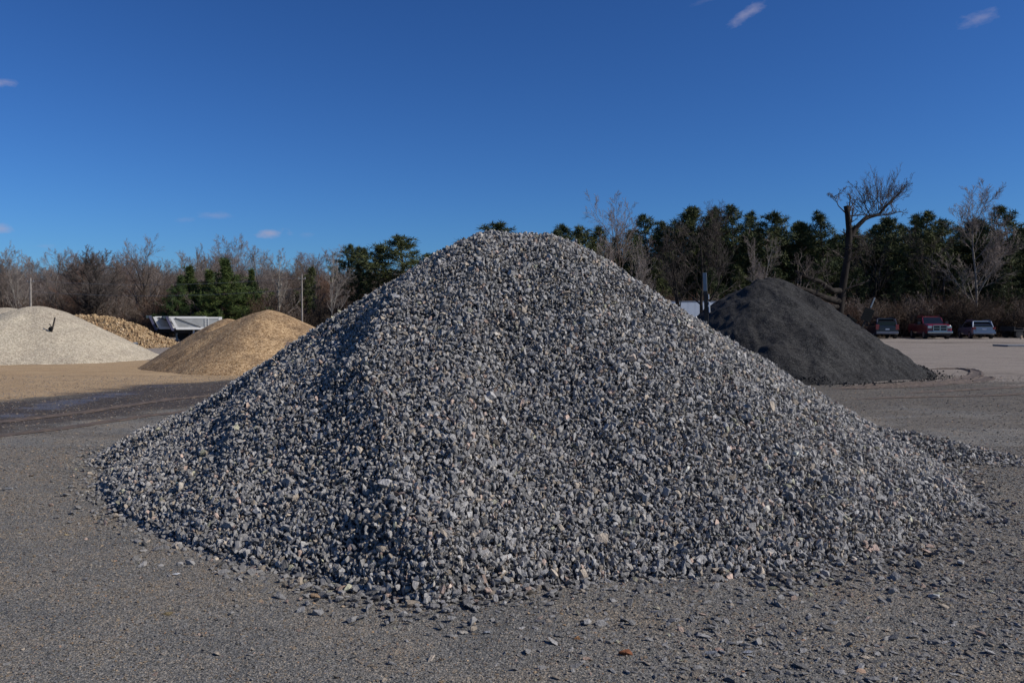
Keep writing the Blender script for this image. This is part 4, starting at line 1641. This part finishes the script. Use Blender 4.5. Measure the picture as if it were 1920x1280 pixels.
def car(name, px, py, Y, rz, label, paint, kind):
    q = gp(px, py)
    t = empty(name, (at(px, py, Y).x, Y, 0), rz, label=label, cat={'pickup': "pickup truck"}.get(kind, "car"))
    # local: +X is the car's front
    if kind == 'pickup':
        W = 1.0
        loft_part("body", [sec(2.92, .86, .62, 1.05, .1), sec(2.8, .96, .52, 1.17), sec(2.2, W, .48, 1.26), sec(1.25, W, .46, 1.30), sec(.6, W, .46, 1.22), sec(-1.0, W, .46, 1.22), sec(-1.02, W, .5, 1.28), sec(-2.85, .98, .52, 1.28)], paint, t)
        gh = loft_part("cab_glass", [sec(1.30, .84, 1.16, 1.24, .03), sec(.62, .80, 1.16, 1.82, .1, .05), sec(-.7, .80, 1.16, 1.86, .1, .05), sec(-1.0, .80, 1.16, 1.75, .1, .05)], M_GLASS, t)
        loft_part("roof", [sec(.58, .70, 1.80, 1.88, .05), sec(.1, .77, 1.80, 1.93, .05), sec(-.6, .77, 1.80, 1.93, .05), sec(-.98, .72, 1.76, 1.86, .05)], paint, t)
        for s_ in (-1, 1):
            MB().tube((1.22, s_ * .82, 1.25), (.6, s_ * .74, 1.82), .035, n=6).build("pillar", paint, t)
            MB().box(.9, 1.05, s_ * 1.0, s_ * 1.22, 1.22, 1.48).build("mirror", M_TRIM, t, .02)
            hl = MB().box(2.78, 2.93, s_ * .60, s_ * .93, .92, 1.12).build("headlight", M_LAMP, t, .02)
        MB().box(2.80, 2.98, -.52, .52, .70, 1.16).build("grille", M_TRIM, t, .03)
        g = MB()
        g.box(2.96, 3.02, -.56, .56, 1.12, 1.18).box(2.96, 3.02, -.56, .56, .68, .73).box(2.96, 3.02, -.56, -.50, .68, 1.18).box(2.96, 3.02, .50, .56, .68, 1.18)
        g.box(2.985, 3.03, -.035, .035, .73, 1.12).box(2.985, 3.03, -.5, .5, .90, .94)
        g.build("grille_frame", M_CHROME, t)
        MB().box(2.82, 3.1, -.98, .98, .48, .68).build("bumper", M_CHROME, t, .04)
        MB().box(2.86, 3.06, -.85, .85, .34, .47).build("air_dam", M_TRIM, t, .02)
        for x in (1.9, -1.75):
            for y in (-.86, .86):
                wheel(t, x, y, .40, .27)
    else:
        suv = kind == 'suv'
        W = .93 if suv else .90
        zt = 1.78 if suv else 1.55
        zb = 1.10 if suv else .98
        loft_part("body", [sec(2.3, .72, .42, .78, .1), sec(2.0, .88, .34, .92), sec(1.0, W, .32, zb - .02), sec(-.5, W, .32, zb), sec(-2.0, W, .34, zb + .04), sec(-2.28, W - .06, .42, zb)], paint, t)
        rear = -2.12 if suv else -1.95
        loft_part("cabin_glass", [sec(1.15, .76, zb - .05, zb + .03, .03), sec(.35, .78, zb - .05, zt - .07, .1, .06), sec(-1.4, .78, zb - .05, zt - .05, .1, .06), sec(rear, .76, zb - .05, zb + (.35 if suv else .15), .08, .03)], M_GLASS, t)
        loft_part("roof", [sec(.4, .66, zt - .1, zt - .04, .04), sec(-.2, .70, zt - .09, zt, .04), sec(-1.5, .70, zt - .09, zt, .04), sec(rear + .28, .66, zt - .12, zt - .05, .04)], paint, t)
        for s_ in (-1, 1):
            MB().tube((rear - .02, s_ * .80, zb), (rear + .3, s_ * .70, zt - .08), .06, n=6).build("pillar", paint, t)
            MB().tube((1.1, s_ * .80, zb), (.35, s_ * .70, zt - .07), .035, n=6).build("pillar", paint, t)
            MB().box(-2.32, -2.12, s_ * .66, s_ * (W - .01), .78 if suv else .80, 1.22 if suv else 1.0).build("tail_light", M_TAILL, t, .02)
            MB().box(.75, .88, s_ * .92, s_ * 1.1, zb - .02, zb + .16).build("mirror", M_TRIM, t, .02)
        tg = MB().box(-2.34, -2.24, -.64, .64, .62, zb - .04).build("tailgate", paint, t, .03)
        MB().box(-2.36, -2.335, -.16, .16, .76, .88).build("licence_plate", M_PLATE, tg)
        MB().box(-2.44, -2.2, -.88, .88, .42, .62).build("bumper", paint if not suv else M_STEEL, t, .04)
        if suv:
            for s_ in (-1, 1):
                MB().box(-1.8, .2, s_ * .62 - .02, s_ * .62 + .02, zt + .01, zt + .06).build("roof_rail", M_TRIM, t, .01)
        for x in (1.45, -1.4):
            for y in (-.80, .80):
                wheel(t, x, y, .36 if suv else .33, .23)
    return t


car("suv", 1652, 635, 73, math.radians(78), "dark navy suv seen from behind, leftmost of the three parked vehicles", M_NAVY, 'suv')
car("pickup_truck", 1742, 636, 72.5, math.radians(-101), "dark red pickup truck facing the camera with a chrome grille", M_RED, 'pickup')
car("hatchback", 1829, 634.5, 73, math.radians(77), "silver hatchback seen from behind, rightmost of the three parked vehicles", M_SILVER, 'hatch')

# ---- white dump trailer (left) and its neighbour
M_WHITE = plain("trailer_white", (.60, .59, .56), .5, var=.05)
M_ALU = plain("dusty_aluminium", (.36, .355, .33), .45, metal=.35, var=.25, scale=1.2)
M_NAVYDULL = plain("navy_bulkhead", (.055, .055, .10), .6, var=.15)
M_TARP = plain("dark_tarp", (.03, .05, .06), .7, var=.2)


def dump_trailer(loc, rz, L, label, s=1.0):
    t = empty("dump_trailer", loc, rz, label=label, cat="trailer")
    t.scale = (s, s, s)
    # local: front at x=0 (left), body runs +X; z: bed 1.15 .. top 2.35
    z0, z1, hw = 1.12, 2.25, 1.2

    def slab(x0, x1, za, zb_, y0, y1, dx0=0.0, dx1=0.0):
        vs = [Vector((x0, y0, za)), Vector((x1, y0, za)), Vector((x1 + dx1, y0, zb_)), Vector((x0 + dx0, y0, zb_))]
        vs2 = [Vector((v.x, y1, v.z)) for v in vs]
        return vs + vs2, [(0, 1, 2, 3), (7, 6, 5, 4), (0, 4, 5, 1), (1, 5, 6, 2), (2, 6, 7, 3), (3, 7, 4, 0)]
    for s_ in (-1, 1):
        y = s_ * hw
        MB().add(*slab(.35, L, z0 + .2, z1 - .1, y - .03, y + .03, -.55, 0)).build("side_panel", M_ALU, t)
        MB().box(.1 - .3, L, y - .06, y + .06, z1 - .1, z1 + .04).build("top_rail", M_WHITE, t, .01)
        MB().box(.2, L, y - .07, y + .07, z0, z0 + .22).build("bottom_rail", M_WHITE, t, .01)
        MB().add(*slab(.18, .42, z0, z1, y - .075, y + .075, -.55, -.55)).build("corner_post", M_WHITE, t, .01)
        MB().box(L - .28, L + .04, y - .08, y + .08, z0, z1 + .05).build("rear_post", M_WHITE, t, .01)
        lad = MB()
        lad.box(L - 1.5, L - 1.46, y + s_ * .05, y + s_ * .10, z0 + .2, z1 - .1).box(L - 1.2, L - 1.16, y + s_ * .05, y + s_ * .10, z0 + .2, z1 - .1)
        for k in range(5):
            lad.box(L - 1.46, L - 1.2, y + s_ * .06, y + s_ * .09, z0 + .3 + k * .18, z0 + .33 + k * .18)
        lad.build("ladder", M_WHITE, t)
        MB().tube((.1, y + s_ * .09, z1 - .05), (2.3, y + s_ * .09, z0 + .22), .03, n=6).build("tarp_arm", M_BLACK, t)
    MB().add(*slab(-.2, .02, z0 - .1, z1 + .08, -hw - .02, hw + .02, -.55, -.55)).build("bulkhead", M_NAVYDULL, t)
    MB().box(-.1, L, -hw + .04, hw - .04, z0 + .02, z0 + .12).build("bed_floor", M_STEEL, t)
    MB().box(L - .05, L + .02, -hw + .09, hw - .09, z0, z1).build("tailgate", M_WHITE, t, .01)
    MB().box(-.95, -.45, -hw, hw, z1 - .12, z1 + .12).build("tarp_housing", M_TARP, t, .03)
    MB().box(0, L - .2, -.5, -.36, .78, z0).box(0, L - .2, .36, .5, .78, z0).build("frame", M_BLACK, t)
    for s_ in (-1, 1):
        lg = MB().box(1.62, 1.78, s_ * .85 - .07, s_ * .85 + .07, .12, z0).build("landing_leg", M_WHITE, t, .01)
        MB().box(1.5, 1.9, s_ * .85 - .12, s_ * .85 + .12, 0, .1).build("foot", M_STEEL, lg)
        for x in (L - 2.0, L - .8):
            wheel(t, x, s_ * .95, .5, .45, M_BLACK)
    MB().tube((-.1, 0, 1.0), (.9, 0, 1.9), .09, n=8).build("hoist", M_STEEL, t)
    return t


tq = gp(355, 636.5)
YT = 62.0
x0 = at(326, 636, YT).x
dump_trailer((x0, YT, 0), math.radians(24), 4.15, "white sided open dump trailer with a dark slanted front wall", .80)
dump_trailer((x0 - 1.75, YT + 1.2, 0), math.radians(24), 4.2, "second dark fronted dump trailer mostly hidden behind the white one's left end", .82)

# ---- box trailer on the right, shaded side to us
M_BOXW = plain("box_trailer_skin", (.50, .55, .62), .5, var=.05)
YB = 72.0
bx0, bx1 = at(1236, 600, YB).x, at(1343, 600, YB).x
t = empty("box_trailer", (bx0, YB, 0), 0, label="pale blue white box trailer behind the two dark trunks", cat="trailer")
Lb = bx1 - bx0
zt_ = at(1300, 564, YB).z
np_ = 8
for k in range(np_):
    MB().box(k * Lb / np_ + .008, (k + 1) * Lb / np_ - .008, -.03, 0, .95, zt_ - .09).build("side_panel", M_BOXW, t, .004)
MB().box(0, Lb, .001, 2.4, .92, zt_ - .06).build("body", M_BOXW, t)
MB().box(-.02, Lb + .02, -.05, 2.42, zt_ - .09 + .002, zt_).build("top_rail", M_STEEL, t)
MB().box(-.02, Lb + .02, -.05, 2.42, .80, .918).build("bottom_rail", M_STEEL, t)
for x in (Lb - 1.0, Lb - 2.2):
    for y in (.25, 2.1):
        wheel(t, x, y, .48, .3)
for y in (.3, 2.0):
    MB().box(1.0, 1.15, y, y + .12, 0, .8).build("landing_leg", M_STEEL, t)

# ---- dark flat trailer at the right edge
YF = 74.0
fx0 = at(1883, 636, YF).x
t = empty("flatbed_trailer", (fx0, YF, 0), math.radians(4), label="low dark flatbed trailer parked at the right edge of the yard", cat="trailer")
MB().box(.2, 7.0, -1.0, 1.0, .62, .74).build("deck", M_BLACK, t, .01)
MB().box(.3, 6.9, -.5, -.4, .45, .62).box(.3, 6.9, .4, .5, .45, .62).build("frame", M_BLACK, t)
MB().box(.25, .32, -.98, .98, .741, 1.05).build("headboard", M_BLACK, t)
for x in (.75, 1.65, 5.2):
    for y in (-.85, .85):
        wheel(t, x, y, .36, .25, M_BLACK)
MB().box(1.2, 3.0, -.8, .8, .745, .90).build("load_board", M_WOOD_D, t)
q = at(1914.5, 634, 70)
o = MB().tube((0, 0, 0), (0, 0, .32), .10, .08, 10).build("bucket", plain("tan_plastic", (.48, .34, .22), .6))
o.location = (q.x, 70, 0.0)
tag(o, "small tan bucket on the ground before the dark flatbed trailer", "bucket")
# pale slab lying on the yard at right edge
a_, b_ = gp(1890, 650), gp(1975, 645)
o = MB().box(0, 4.2, 0, 1.6, .0, .10).build("steel_plate", plain("pale_plate", (.17, .17, .175), .5, var=.15), None, .01)
o.location = (a_.x, a_.y, 0.0)
tag(o, "low pale slab lying on the ground at the right edge of the yard", "slab")
